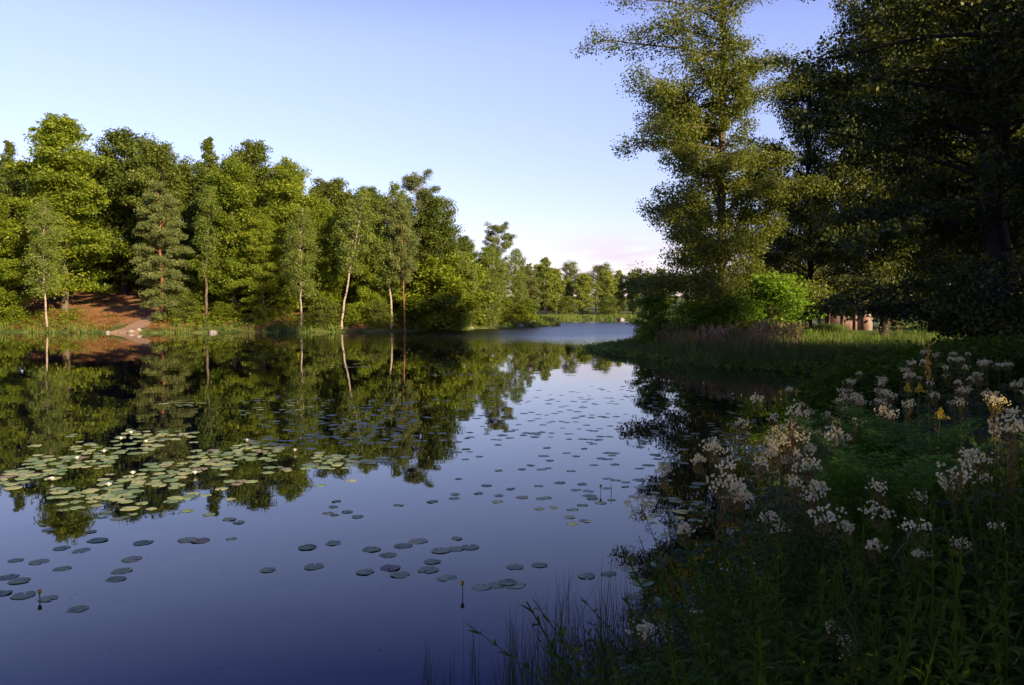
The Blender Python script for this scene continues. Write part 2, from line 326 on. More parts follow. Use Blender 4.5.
# ------------------------------------------------------------------ trees
def gen_tree(seed, Ht, R, prof, h0=.1, nlimb=55, up=lambda h: .5, curve=.25, clump=(.9, .3), nleaf=38, leaf=.3, asp=.55, tr=.3, lean=(0, 0), wander=.25,
             sec=.33, cdens=1.0, normal_up=1.0, leafmat=None, bark=None, trunk_top=.97, hp=1.0, extra=None, hide=None, azf=None, dens=None, spread=1.0, lrv=(.72, 1.15), upv=.16):
    rng = np.random.default_rng(seed); wood = MB(); leaf_c = []; leaf_n = []; leaf_t = []; leaf_d = []
    K = 16; tt = np.linspace(0, 1, K); wx = np.cumsum(rng.normal(size=K))*wander/4; wy = np.cumsum(rng.normal(size=K))*wander/4; wx -= wx[0]; wy -= wy[0]
    TP = np.stack([wx+lean[0]*tt, wy+lean[1]*tt, tt*Ht*trunk_top], 1)
    TR = tr*(1-tt)**.8+.025; TR[0] *= 1.35; TP[0, 2] = -.4
    wood.tube(TP, TR, 9)
    def tp(h): return np.array([np.interp(h*Ht, TP[:, 2], TP[:, k]) for k in range(2)]+[h*Ht])
    limbs = []
    for i in range(nlimb):
        h = h0+(trunk_top-h0)*((i+rng.random())/nlimb)**hp
        az = i*2.39996+rng.uniform(-.5, .5); Lr = prof(h)*R*rng.uniform(*lrv)
        if azf: Lr *= azf(h, az)
        limbs.append((h, az, Lr, up(h)+rng.normal()*upv))
    if extra: limbs += extra
    for h, az, Lr, e in limbs:
        if Lr < .25: continue
        s = np.linspace(0, 1, 7); u = np.array([cos(az), sin(az), 0]); p0 = tp(min(h, trunk_top))
        pts = p0+u*(s*Lr*cos(e))[:, None]; pts[:, 2] += Lr*(s*sin(e)-curve*s**2)
        side = np.array([-sin(az), cos(az), 0]); pts += side*(np.cumsum(rng.normal(size=7))*.05*Lr*s)[:, None]; pts[:, 2] += np.cumsum(rng.normal(size=7))*.025*Lr*s
        r0 = min(tr*.4, .012*Lr+.015)*(1-.5*h)
        wood.tube(pts, r0*(1-s)**.7+.008, 5)
        ns = max(2, int(Lr*1.9*cdens))
        for q in range(ns):
            sp_ = .22+.78*(q+rng.random())/ns; c = np.array([np.interp(sp_, s, pts[:, k]) for k in range(3)])
            sd_ = 1 if q % 2 else -1; l2 = sec*Lr*(1.15-.75*sp_)*rng.uniform(.5, 1.2)
            dr = unit(u*.65+side*sd_*rng.uniform(.5, 1.1)+np.array([0, 0, rng.normal()*.18+.05]))
            e2 = c+dr*l2; e2[2] -= curve*.25*l2
            if l2 > .5: wood.tube(np.stack([c, (c+e2)/2+rng.normal(size=3)*.04*l2, e2]), [r0*.35*(1-sp_)+.01, r0*.2*(1-sp_)+.008, .005], 3)
            tb = rng.normal()*.16
            for cc in ((c+e2)/2, e2):
                n = max(3, int(nleaf*rng.uniform(.5, 1.4)*(dens(h) if dens else 1))); rr = clump[0]*rng.uniform(.6, 1.25)*min(1, .45+Lr/R)
                P = unit(rng.normal(size=(n, 3)))*(rng.random(n)**.45)[:, None]*np.array([rr, rr, rr*clump[1]])*.82*spread+cc
                P[:, 2] -= .18*(((P-cc)[:, :2]**2).sum(1))/max(rr, .1)
                leaf_c.append(P); leaf_n.append(rng.normal(size=(n, 3))*.6+np.array([0, 0, normal_up])+unit(P-cc)*.3)
                leaf_t.append(.5+tb+rng.normal(size=n)*.11+rng.normal()*.07); leaf_d.append(np.tile(dr+[0, 0, -.25], (n, 1)))
    C = np.concatenate(leaf_c); 
    if hide is not None:
        k = ~hide(C)
    else: k = np.ones(len(C), bool)
    k &= C[:, 2] > .15
    V, F, T = leaf_quads(rng, C[k], np.concatenate(leaf_n)[k], leaf, asp, np.clip(np.concatenate(leaf_t)[k], 0, 1), np.concatenate(leaf_d)[k], .8)
    return [('trunk', wood.mesh('trunk', bark, True)), ('crown', mesh_np('crown', V, F, leafmat, T))]

def egg(h, lo=.05, pk=.38, top=1.0, pw=.75):   # crown half-width against height
    if h <= pk: return max(.35, .35+.65*((h-lo)/(pk-lo))**.6) if h > lo else .3
    return max(.04, 1-((h-pk)/(top-pk))**2)**pw
T_ = {}
T_['beech1'] = gen_tree(11, 20, 5.6, lambda h: egg(h, 0, .3, pw=.6), .12, 68, lambda h: .15+.9*h, .26, (1.25, .6), 74, .25, .6, .3, leafmat=M['beech'], bark=M['bark'], normal_up=.35, upv=.3)
T_['beech2'] = gen_tree(12, 20, 4.6, lambda h: egg(h, 0, .38, pw=.6), .02, 68, lambda h: .25+.9*h, .2, (1.25, .8), 72, .25, .6, .28, leafmat=M['beech'], bark=M['bark'], normal_up=.3, upv=.4)
T_['beech3'] = gen_tree(13, 20, 5.0, lambda h: egg(h, 0, .45, pw=.6), .02, 68, lambda h: .3+.8*h, .2, (1.3, .8), 72, .25, .6, .3, leafmat=M['beech'], bark=M['bark'], normal_up=.3, upv=.4, lean=(.8, 0))
T_['oak1'] = gen_tree(14, 19, 5.2, lambda h: egg(h, .1, .55), .08, 55, lambda h: .45+.6*h, .12, (1.4, .7), 58, .27, .65, .3, leafmat=M['oak'], bark=M['darkbark'], normal_up=.7)
T_['oak2'] = gen_tree(15, 19, 4.6, lambda h: egg(h, .1, .6, pw=.6), .10, 50, lambda h: .5+.5*h, .10, (1.4, .7), 58, .27, .65, .3, leafmat=M['oak'], bark=M['darkbark'], normal_up=.7)
T_['spire'] = gen_tree(16, 20, 4.3, lambda h: max(.04, 1-h**1.5)*.95+.03, .05, 76, lambda h: .3+.7*h, .12, (1.1, .7), 56, .24, .5, .26, leafmat=M['oak'], bark=M['darkbark'], normal_up=.4, upv=.3)
T_['birch1'] = gen_tree(17, 15, 3.5, lambda h: egg(h, .25, .5), .26, 52, lambda h: .75+.3*h, .75, (.6, 1.5), 40, .17, .55, .09, leafmat=M['birch'], bark=M['birchbark'], normal_up=.2, lean=(1.1, 0), wander=.35)
T_['birch2'] = gen_tree(18, 15, 3.1, lambda h: egg(h, .3, .6), .38, 46, lambda h: .8+.3*h, .7, (.55, 1.5), 38, .17, .55, .08, leafmat=M['birch'], bark=M['birchbark'], normal_up=.2, lean=(1.8, 0), wander=.2)
T_['thin'] = gen_tree(19, 16, 2.7, lambda h: egg(h, .3, .6), .30, 32, lambda h: .95+.2*h, .2, (.8, .8), 34, .2, .55, .15, leafmat=M['birch'], bark=M['bark'], normal_up=.4, lean=(.5, 0), wander=.3)
T_['pine1'] = gen_tree(20, 17, 3.5, lambda h: egg(h, 0, .35, pw=.8), .03, 70, lambda h: .15+.5*h, .28, (.72, .8), 110, .2, .4, .24, leafmat=M['pine'], bark=M['pinebark'], normal_up=.2, wander=.3)
T_['pine2'] = gen_tree(21, 18, 3.2, lambda h: .35+.65*sin(min(1, max(0, (h-.35)/.65))*pi*.8)+.02, .40, 34, lambda h: .25+.4*h, .05, (.85, .75), 120, .2, .38, .15, leafmat=M['pine'], bark=M['pinebark'], normal_up=.3, wander=.5)
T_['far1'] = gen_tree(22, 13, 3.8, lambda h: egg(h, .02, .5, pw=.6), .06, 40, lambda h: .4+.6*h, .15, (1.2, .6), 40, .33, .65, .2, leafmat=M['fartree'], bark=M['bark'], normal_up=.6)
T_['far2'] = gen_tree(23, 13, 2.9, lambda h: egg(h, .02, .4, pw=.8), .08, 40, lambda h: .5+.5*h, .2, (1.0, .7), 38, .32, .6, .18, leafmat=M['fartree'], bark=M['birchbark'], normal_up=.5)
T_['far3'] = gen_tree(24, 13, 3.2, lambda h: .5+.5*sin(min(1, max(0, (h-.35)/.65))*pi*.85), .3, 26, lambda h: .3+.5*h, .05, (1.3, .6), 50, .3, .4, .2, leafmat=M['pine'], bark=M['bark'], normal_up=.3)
T_['willow'] = gen_tree(28, 13, 3.4, lambda h: egg(h, 0, .45, pw=.6), .04, 60, lambda h: .6+.4*h, .55, (.8, 1.1), 44, .2, .5, .2, leafmat=M['birch'], bark=M['bark'], normal_up=.2); 
T_['bush'] = gen_tree(25, 4, 2.1, lambda h: egg(h, 0, .35, pw=.6), .02, 34, lambda h: .4+.8*h, .3, (.8, .5), 34, .2, .6, .06, leafmat=M['beech'], bark=M['bark'], normal_up=1, wander=.2)
T_['bush2'] = gen_tree(26, 4, 2.4, lambda h: egg(h, 0, .35, pw=.6), .02, 34, lambda h: .4+.8*h, .4, (.9, .7), 34, .2, .5, .06, leafmat=M['oak'], bark=M['bark'], normal_up=.6, wander=.2)
BASEH = dict(willow=13, beech1=20, beech2=20, beech3=20, oak1=19, oak2=19, spire=20, birch1=15, birch2=15, thin=16, pine1=17, pine2=18, far1=13, far2=13, far3=13, bush=4, bush2=4)
def plant_tree(kind, name, px, topy, d, label, cat='tree', group=None, w=1.0, rz=0, tilt=0):
    """tree whose foot stands d metres ahead in direction px and whose top shows at topy"""
    x, y, ztop = at(px, topy, d); z = H(x, y); s = (ztop-z)/BASEH[kind]
    return inst(name, T_[kind], label, cat, (x, y, z), (0, tilt, rz), (s*w, s*w, s), group)
G1 = 'trees along the left bank'
for a in [
 ('oak1','oak_tree', -35, 150, 92, 'dark broadleaf crown cut by the left edge of the photo', 1.0, 1.2),
 ('spire','spruce_tree', 8, 138, 96, 'dark narrow tree top rising behind the bright beech at the far left', 1.0, 0),
 ('beech1','beech_tree', 60, 118, 88, 'big bright green beech with layered boughs, left of the leaf-strewn landing', 1.12, 0),
 ('beech2','beech_tree', -8, 205, 82, 'low spreading yellow-green beech on the water at the left edge', 1.5, 2),
 ('birch1','birch_tree', 44, 196, 79.3, 'slim birch with a pale pink-white trunk in front of the big bright beech', 1.0, 2.6),
 ('oak2','oak_tree', 122, 136, 97, 'tall dull green tree standing back above the shaded slope', 1.15, 1),
 ('oak1','oak_tree', 160, 146, 92, 'olive green oak crown directly behind the bushy orange-barked pine', .9, 3),
 ('pine1','pine_tree', 158, 178, 81, 'bushy olive pine with an orange trunk, right of the gravel landing', 1.0, .6),
 ('spire','spruce_tree', 207, 134, 93, 'pointed dark tree top, highest just right of the bushy pine', 1.1, 2),
 ('thin','ash_tree', 203, 186, 81, 'thin pale tree with a bare forked stem between bushy pine and beeches', 1.0, 1),
 ('beech2','beech_tree', 232, 160, 84, 'fresh green beech right of the thin bare-stemmed tree', 1.15, 4),
 ('oak1','oak_tree', 252, 146, 95, 'dark rounded crown showing over the beeches near the middle of the left bank', .95, 5),
 ('beech3','beech_tree', 281, 160, 85, 'tall leafy beech sloping to the right, left of the crooked birch', 1.05, 0),
 ('beech1','beech_tree', 262, 215, 82, 'lower beech with bright boughs drooping over the ferny shore', 1.0, 3),
 ('birch1','birch_tree', 299, 205, 79.2, 'crooked birch with a white trunk leaning at the waterline', 1.05, 0),
 ('oak2','oak_tree', 330, 182, 92, 'dark green tree behind the two leaning birches', 1.1, 2),
 ('beech2','beech_tree', 322, 200, 85, 'narrow beech between the crooked birch and the leaning birch', .95, 5.2),
 ('birch2','birch_tree', 340, 188, 80.5, 'leaning birch with a long thin white stem, centre of the left bank', 1.15, 0),
 ('oak1','oak_tree', 366, 190, 93, 'dark crown filling the gap right of the leaning birch', .9, 0),
 ('beech2','beech_tree', 372, 212, 84, 'mid green beech just left of the tall airy birch', .8, 1),
 ('birch1','birch_tree', 390, 180, 83, 'tall airy birch beside the straight red pine trunk', 1.0, .8),
 ('pine2','pine_tree', 404, 205, 82, 'pine with a straight bare red trunk near the end of the left bank', .8, 1),
 ('pine2','pine_tree', 421, 177, 88, 'wind-shaped pine top standing out above the bank trees', .9, 2.2),
 ('oak2','oak_tree', 437, 200, 87, 'dense dark oak with a stepped right edge above the inlet', .95, 3),
 ('beech2','beech_tree', 408, 218, 92, 'shaded beech behind the red pine trunk', 1.1, 2),
 ('oak1','oak_tree', 464, 238, 93, 'dark green tree lower on the right of the dense oak', .85, 1.5),
 ('pine2','pine_tree', 497, 226, 98, 'flat-topped pine at the right end of the left bank', 1.05, 3),
 ('willow','willow_tree', 462, 250, 86, 'grey-green willow leaning over the inlet', 1.0, 1),
 ('willow','willow_tree', 490, 246, 94, 'grey-green willow below the flat-topped pine', 1.2, 2),
 ('willow','willow_tree', 515, 248, 105, 'rounded tree right of the flat-topped pine by the spit', .85, 4),
 ('pine1','pine_tree', 530, 262, 112, 'small olive pine at the tip of the left wood', 1.0, 4)]:
    plant_tree(a[0], a[1], a[2], a[3], a[4], a[5], 'tree', G1, a[6], a[7])
# back rows that close the wood
rng = np.random.default_rng(5)
bk = ['oak1', 'oak2', 'beech3', 'oak1', 'beech2']
BACKL = ['dim crown deep in the left wood behind the shore trees']
for i, px in enumerate(range(-60, 500, 27)):
    ty = np.interp(px, [-60, 60, 210, 300, 420, 460, 500], [165, 150, 155, 178, 205, 245, 255])+rng.uniform(2, 14)
    plant_tree(bk[i % 5], 'woodland_tree', px, ty, rng.uniform(100, 112), BACKL[0], 'tree', 'trees deep in the left wood', 1.1, rng.uniform(0, 6))
# far shore
FT = [('far2',545,257,'pale birch tallest at the left of the far shore'),('far1',537,266,'round yellow-green tree at the left end of the far shore'),('far1',556,270,'leafy tree in front of the tallest far-shore birch'),
 ('far3',571,264,'thin dark pine top above the far-shore trees'),('far2',568,276,'slim green tree left of the middle of the far shore'),('far1',583,275,'round bright tree at the middle of the far shore'),
 ('far3',596,268,'far-shore pine crown left of the paired pines'),('far1',607,272,'broad yellow-green tree beside the dark far-shore bush'),('far3',606,266,'far-shore pine crown over the broad yellow tree'),
 ('far2',619,270,'rounded willow alone on the far meadow edge'),('far1',633,274,'olive tree on the far shore next to the peninsula leaves'),('far2',648,272,'far-shore tree seen through the peninsula leaves'),('far1',662,270,'far-shore tree behind the peninsula shrub'),('far1',525,268,'dull green tree closing the far shore by the left wood')]
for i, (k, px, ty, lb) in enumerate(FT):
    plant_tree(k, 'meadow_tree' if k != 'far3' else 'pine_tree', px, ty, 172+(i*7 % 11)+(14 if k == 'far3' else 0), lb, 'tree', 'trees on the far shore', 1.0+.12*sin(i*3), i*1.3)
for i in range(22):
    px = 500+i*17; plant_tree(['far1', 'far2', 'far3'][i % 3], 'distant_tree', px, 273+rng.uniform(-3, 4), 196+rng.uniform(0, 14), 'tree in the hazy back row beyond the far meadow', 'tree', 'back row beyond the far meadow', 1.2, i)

T_['sapling'] = gen_tree(27, 7, 2.8, lambda h: egg(h, 0, .35, pw=.6), .02, 44, lambda h: .2+.9*h, .3, (1.1, .65), 60, .24, .6, .07, leafmat=M['beech'], bark=M['bark'], normal_up=.8, wander=.3); BASEH['sapling'] = 7
for i, px in enumerate([-30, -8, 180, 200, 222, 243, 262, 284, 303, 320, 338, 354, 372, 388, 418, 436, 452]):
    plant_tree('sapling', 'young_beech', px, 262+7*sin(i*2.3), 85.5+(i % 3)*2, ('young beech filling the shade left of the pale birch', 'young beech under the bright crowns between bushy pine and crooked birch', 'young beech in the dark gaps between the leaning birch and the inlet')[0 if px < 60 else 1 if px < 300 else 2], 'tree', ('young beeches at the far left', 'young beeches under the middle crowns', 'young beeches by the inlet')[0 if px < 60 else 1 if px < 300 else 2], 1.25, i*1.3)
for i, (px, d) in enumerate([(84, 101), (104, 104), (126, 101), (148, 103), (168, 99), (190, 101), (40, 100)]):
    plant_tree('sapling', 'young_beech', px, 240, d, 'shaded young beech closing the wood above the leaf-strewn slope', 'tree', 'young beeches above the landing', 1.1, i*1.3)
# undergrowth bushes along the left bank and the far shore
BU = [(-12,300,'bush','rounded green bush at the left edge of the bank'),(12,306,'bush','low green bush left of the pale birch trunk'),(185,296,'bush2','bush at the foot of the bushy pine'),(222,303,'bush','bright bush above the ferny shore'),(262,305,'bush','spreading bush over the ferny shore'),
 (322,300,'bush2','dark bush between the two white birch stems'),(352,305,'bush','bush right of the leaning birch foot'),(378,303,'bush2','dark bush left of the red pine trunk'),(440,300,'bush2','dark bush under the stepped oak'),(462,298,'bush2','bush overhanging the inlet mouth'),(484,298,'bush2','grey-green bush at the inlet'),(505,300,'bush','green bush near the spit'),(526,300,'bush','small bush at the root of the spit')]
for i, (px, ty, k, lb) in enumerate(BU):
    d = np.interp(px, [-20, 120, 300, 400, 450, 526], [82.5, 81, 80.3, 83, 89, 103]); plant_tree(k, 'bush', px, ty, d, lb, 'bush', 'bushes on the left bank', 1.25, i*1.7)
for px, lb in ((609, 'dark bush on the far meadow under the broad tree'), (566, 'dark bush on the far meadow at the foot of the slim tree')):
    plant_tree('bush2', 'bush', px, 298, 168, lb, 'bush', 'bushes on the far meadow', 1.3, px)

# tall alder on the peninsula
xA, yA = at(724, 320, 42)[:2]; zA = H(xA, yA)
def alder_prof(h):
    return float(np.interp(h, [.02, .10, .3, .45, .55, .65, .75, .85, 1.0], [.75, .95, 1.0, .90, .72, .58, .80, .86, .4]))
AL = gen_tree(31, 22, 5.0, alder_prof, .02, 112, lambda h: .15+1.0*h, .17, (.85, .85), 120, .115, .62, .27, leafmat=M['alder'], bark=M['bark'], normal_up=.4, wander=.3, lean=(-.9, 0), cdens=1.15, hp=.95, lrv=(.45, 1.2), upv=.45, dens=lambda h: float(np.interp(h, [.3, .55, .7, 1], [1.35, 1.1, .5, .42])),
    azf=lambda h, az: 1.0+.32*max(0, -cos(az))-.15*max(0, cos(az)), extra=[(.66, pi*.97, 7.2, .30), (.74, pi*1.08, 6.4, .42), (.70, pi*.85, 5.5, .5), (.56, .2, 5.2, .4), (.45, pi*1.0, 5.0, .2), (.62, .3, 4.3, .5), (.8, pi*.9, 5.2, .6), (.82, .1, 4.0, .6)]+[(.05+.016*i, i*2.1, 2.0+.4*(i % 3), .15-.02*i) for i in range(14)])
inst('alder_tree', AL, 'tall open-crowned alder with its trunk showing through, standing on the peninsula', 'tree', (xA, yA, zA), (0, 0, 0), (1, 1, 1), 'trees on the peninsula')
# dark broad trees at right
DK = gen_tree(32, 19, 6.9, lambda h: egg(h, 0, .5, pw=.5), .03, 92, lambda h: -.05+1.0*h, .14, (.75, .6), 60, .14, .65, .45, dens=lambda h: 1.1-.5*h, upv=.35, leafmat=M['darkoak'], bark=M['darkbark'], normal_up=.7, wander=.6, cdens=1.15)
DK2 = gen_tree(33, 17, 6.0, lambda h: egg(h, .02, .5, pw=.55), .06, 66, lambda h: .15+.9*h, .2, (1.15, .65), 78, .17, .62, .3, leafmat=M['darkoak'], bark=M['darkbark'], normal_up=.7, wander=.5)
def dtree(parts, name, px, d, sc, lb, rz=0, grp='trees on the peninsula', w=1.0):
    x, y = at(px, 320, d)[:2]; inst(name, parts, lb, 'tree', (x, y, H(x, y)), (0, 0, rz), (sc*w, sc*w, sc), grp)
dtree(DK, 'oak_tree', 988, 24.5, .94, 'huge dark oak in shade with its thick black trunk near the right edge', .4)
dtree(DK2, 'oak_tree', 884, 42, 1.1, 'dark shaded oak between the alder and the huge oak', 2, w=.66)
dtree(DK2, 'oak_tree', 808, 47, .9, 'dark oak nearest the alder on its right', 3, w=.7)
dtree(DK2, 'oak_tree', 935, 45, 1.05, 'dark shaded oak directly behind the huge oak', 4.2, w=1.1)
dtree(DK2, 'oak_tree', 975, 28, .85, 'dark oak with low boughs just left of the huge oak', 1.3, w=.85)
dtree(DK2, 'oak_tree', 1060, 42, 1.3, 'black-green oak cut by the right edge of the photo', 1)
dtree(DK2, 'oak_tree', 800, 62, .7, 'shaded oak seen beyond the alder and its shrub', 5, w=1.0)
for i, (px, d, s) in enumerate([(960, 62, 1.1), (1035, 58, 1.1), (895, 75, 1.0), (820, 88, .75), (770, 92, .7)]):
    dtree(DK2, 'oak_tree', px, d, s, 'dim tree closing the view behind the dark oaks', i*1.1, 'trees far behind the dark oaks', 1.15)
# grove beside and behind the viewpoint (out of view) that shades the near bank
for i, (x, y, s) in enumerate([(12, -.5, .45), (19, -3, .7), (20, 5.5, .72), (26, -1, .85), (24, 14, .78), (30, 8, .9), (30, -12, 1.0), (20.5, 17.5, .75), (10.5, 4, .68), (6.8, -4.2, .30), (4.2, -3.4, .28), (9.5, -4, .32), (36, 0, 1.05)]):
    inst('oak_tree', DK2, 'young oak of the grove right of the near bank', 'tree', (x, y, H(x, y)), (0, 0, i*1.9), (s*1.25, s*1.25, s), 'grove beside the near bank')

# shrubs on the peninsula
SH = gen_tree(34, 4, 2.4, lambda h: egg(h, 0, .4, pw=.55), .02, 40, lambda h: .35+.8*h, .25, (.8, .55), 60, .15, .7, .05, leafmat=M['shrub'], bark=M['bark'], normal_up=1, wander=.2)
for px, d, sc, w, lb in [(652, 43, .62, 1.0, 'bright green shrub overhanging the water at the tip of the peninsula'), (776, 39, .78, 1.15, 'bright green shrub right of the alder trunk'),
                      (690, 40, .5, 1.3, 'green shrub at the foot of the alder, left side'), (738, 38.5, .55, 1.3, 'small sunlit shrub in front of the alder trunk')]:
    x, y = at(px, 320, d)[:2]; inst('shrub', SH, lb, 'shrub', (x, y, H(x, y)), (0, 0, px), (sc*w, sc*w, sc), 'shrubs on the peninsula')

# ------------------------------------------------------------------ red hut with open porch
hx, hy = at(848, 315, 60)[:2]; hz = H(hx, hy)
hut = thing('hut', 'small red-brown wooden hut with a flat-roofed open porch, under the dark trees', 'hut', (hx, hy, hz), (0, 0, -.25), (.95, .95, 1.08))
def part(name, mb, mat, par): return obj(name, mb.mesh(name, mat), par)
b = MB(); b.box((.55, -.9, 0), (1.65, .9, 2.25)); wl = part('wall', b, M['tanwood'], hut)
b = MB(); b.box((-1.6, .85, 0), (.548, .95, 1.9)); part('back_wall', b, M['redwood'], hut)
b = MB(); b.box((-1.6, -.9, .0), (.546, -.84, 1.05)); part('railing', b, M['redwood'], hut)
b = MB(); b.box((.45, -1.05, 2.252), (1.78, 1.05, 2.34)); part('roof', b, M['roof'], hut)
b = MB(); b.box((-1.8, -1.2, 2.0), (.546, 1.1, 2.1)); part('porch_roof', b, M['roof'], hut)
for x_ in (-1.5, -.5, .4):
    b = MB(); b.box((x_-.05, -1.0, 0), (x_+.05, -.91, 2.0)); part('post', b, M['redwood'], hut)
b = MB(); b.box((.8, -.93, .1), (1.35, -.902, 1.95)); dr = part('door', b, M['redwood'], hut)
b = MB(); b.box((.85, -.96, 1.0), (.89, -.932, 1.1)); part('handle', b, M['darkwood'], dr)

exec_order_marker = None
# ------------------------------------------------------------------ low plants of the banks (ground cover)
def blade_proto(rng, n, hgt, rad, wd, bend=.35, heads=0):
    mb = MB()
    for i in range(n):
        a = rng.uniform(0, 2*pi); r = rad*sqrt(rng.random()); h_ = hgt*rng.uniform(.5, 1.1); az = rng.uniform(0, 2*pi); bd = bend*rng.uniform(.1, 1)
        s = np.linspace(0, 1, 5); c = np.stack([r*cos(a)+cos(az)*bd*h_*s**2, r*sin(a)+sin(az)*bd*h_*s**2, h_*s*(1-.25*bd*s)], 1)
        wv = np.array([-sin(az+.6), cos(az+.6), 0])*wd*(1-s[:, None])**.6
        V = np.stack([c-wv, c+wv], 1).reshape(-1, 3); F = [(2*k, 2*k+1, 2*k+3, 2*k+2) for k in range(4)]
        mb.add(V, F, float(np.clip(rng.normal(.5, .2), 0, 1)))
    return mb.get()
def band(rng, n, x0, x1, y0, y1, smin, smax, keep=None):
    x = rng.uniform(x0, x1, n*3); y = rng.uniform(y0, y1, n*3); s = signed(x, y); k = (s > smin) & (s < smax)
    if keep is not None: k &= keep(x, y)
    x, y = x[k][:n], y[k][:n]; z = height(x, y); return np.stack([x, y, np.maximum(z, -.3)], 1)
def stuff(name, label, protos, pos, sc, mat, rng, cat='plants', tl=.12):
    mb = MB(); ch = rng.integers(0, len(protos), len(pos))
    for i, P in enumerate(protos):
        k = ch == i
        if k.sum() == 0: continue
        n = k.sum(); V, F, T = scatter(P, pos[k], rng.uniform(0, 2*pi, n), sc[k] if hasattr(sc, '__len__') else sc*rng.uniform(.7, 1.25, n), rng.normal(size=(n, 2))*tl, rng.normal(size=n)*.15)
        mb.add(V, F, T)
    o = obj(name, mb.mesh(name, mat)); tag(o, label, cat, None, 'stuff'); return o
rng = np.random.default_rng(77)
tuftA = [blade_proto(rng, 14, .9, .28, .018, .4) for _ in range(4)]
tuftF = [blade_proto(rng, 12, .9, .35, .04, .4) for _ in range(4)]     # coarser, for distance
def leafy(rng, h_, n, sz, r):
    C = np.stack([rng.normal(size=n)*r, rng.normal(size=n)*r, rng.uniform(.05, 1, n)*h_], 1)
    return leaf_quads(rng, C, rng.normal(size=(n, 3))*.5+[0, 0, 1], sz, .6, np.clip(rng.normal(.5, .2, n), 0, 1))
lowleaf = [leafy(rng, .7, 50, .17, .4) for _ in range(3)]
# left bank
P = band(rng, 2600, -75, 8, 74, 112, -.5, 2.5)
kk = (np.sin(P[:, 0]*.55)+np.sin(P[:, 0]*.23+1)+np.sin(P[:, 0]*1.7)*.5 > -.1) | (P[:, 0] < -40); P = P[kk]
stuff('shore_grass', 'tall pale grass fringing the left bank at the waterline', tuftF, P, .75, M['grass'], rng, 'grass')
P = band(rng, 1500, -75, 8, 74, 112, 1, 6, lambda x, y: ~((x > -44) & (x < -35.0)))
stuff('bank_plants', 'low green plants and ferns along the left bank', lowleaf, P, 1.2, M['beech'], rng)
P = band(rng, 300, -50, -34, 76, 90, .6, 7, lambda x, y: (np.abs(x+37.6) > 1.8))
stuff('bracken', 'rusty and green bracken around the gravel landing', lowleaf, P, .55, M['litterleaf'], rng)
P = band(rng, 3000, -12, 75, 130, 178, -.3, 9)
stuff('meadow_grass', 'sunlit rough grass on the far meadow', tuftF, P, .8, M['grass'], rng, 'grass')
# peninsula
keepP = lambda x, y: (y > 22) & (x < 34)
P = band(rng, 7000, 3, 34, 22, 64, -.15, 12, keepP)
stuff('peninsula_grass', 'tall shaded grass on the peninsula bank', tuftA, P, np.interp(P[:, 0]-(P[:, 1]-46)*.15, [4.5, 6.3, 8.5], [.25, .32, .68])*rng.uniform(.6, 1.2, len(P)), M['grass'], rng, 'grass')
P = band(rng, 620, 7.5, 16, 33, 50, 1.4, 6, keepP); P = P[~((P[:, 0]/P[:, 1] > .36) & (P[:, 0]/P[:, 1] < .47))]
st = [blade_proto(rng, 16, 1.15, .35, .012, .2) for _ in range(3)]
hd = []
for i in range(3):
    mb = MB(); 
    for j in range(9):
        c = rng.normal(size=2)*.22; z0 = rng.uniform(.8, 1.25); n = 16
        C = np.stack([c[0]+rng.normal(size=n)*.03, c[1]+rng.normal(size=n)*.03, z0+rng.uniform(-.12, .12, n)], 1); mb.add(*leaf_quads(rng, C, rng.normal(size=(n, 3)), .06, .6, np.clip(rng.normal(.5, .25, n), 0, 1)))
    hd.append(mb.get())
stuff('flowering_stems', 'buff and pinkish seed heads topping the peninsula bank', hd+st, P, .8, M['drygrass'], rng, 'plants')
P = band(rng, 10, 6, 14, 40, 50, 1.6, 4, keepP)
stuff('loosestrife', 'purple-pink flower spikes among the sunlit seed heads left of the alder', hd, P, 1.05, M['pink'], rng, 'flowers')
P = band(rng, 900, 3, 12, 30, 52, -1.1, .3, lambda x, y: x < 12)
stuff('marsh_plants', 'bright low marsh plants spilling onto the water at the peninsula tip', [leafy(rng, .22, 22, .12, .3) for _ in range(3)], P, 1.0, M['shrub'], rng)
# bright weeds beyond, under the dark trees
P = band(rng, 120, 24, 36, 44, 52, 1, 30)
stuff('sunlit_weeds', 'yellow-green weeds catching light under the dark oaks', lowleaf, P, 1.0, M['shrub'], rng)

# ------------------------------------------------------------------ near bank
def leafblade(rng, L_, W_, droop=.3, fold=.25, nseg=4):
    """lance leaf along +X from origin, two quads wide"""
    s = np.linspace(0, 1, nseg+1); w = W_*np.sin(np.clip(s*1.02+.02, 0, 1)*pi)**.7*(1-.25*s); w[-1] = 0.0006
    x = L_*s*(1-.15*droop); z = L_*(.15*s-droop*s**2)
    V = []; 
    for k in range(nseg+1): V += [(x[k], -w[k], z[k]+fold*w[k]), (x[k], 0, z[k]), (x[k], w[k], z[k]+fold*w[k])]
    F = []
    for k in range(nseg): F += [(3*k, 3*k+3, 3*k+4, 3*k+1), (3*k+1, 3*k+4, 3*k+5, 3*k+2)]
    return np.array(V), np.array(F)
def rot(V, az, el=0, roll=0):
    c, s = cos(roll), sin(roll); V = V@np.array([[1, 0, 0], [0, c, s], [0, -s, c]])
    c, s = cos(el), sin(el); V = V@np.array([[c, 0, s], [0, 1, 0], [-s, 0, c]])
    c, s = cos(az), sin(az); return V@np.array([[c, s, 0], [-s, c, 0], [0, 0, 1]])
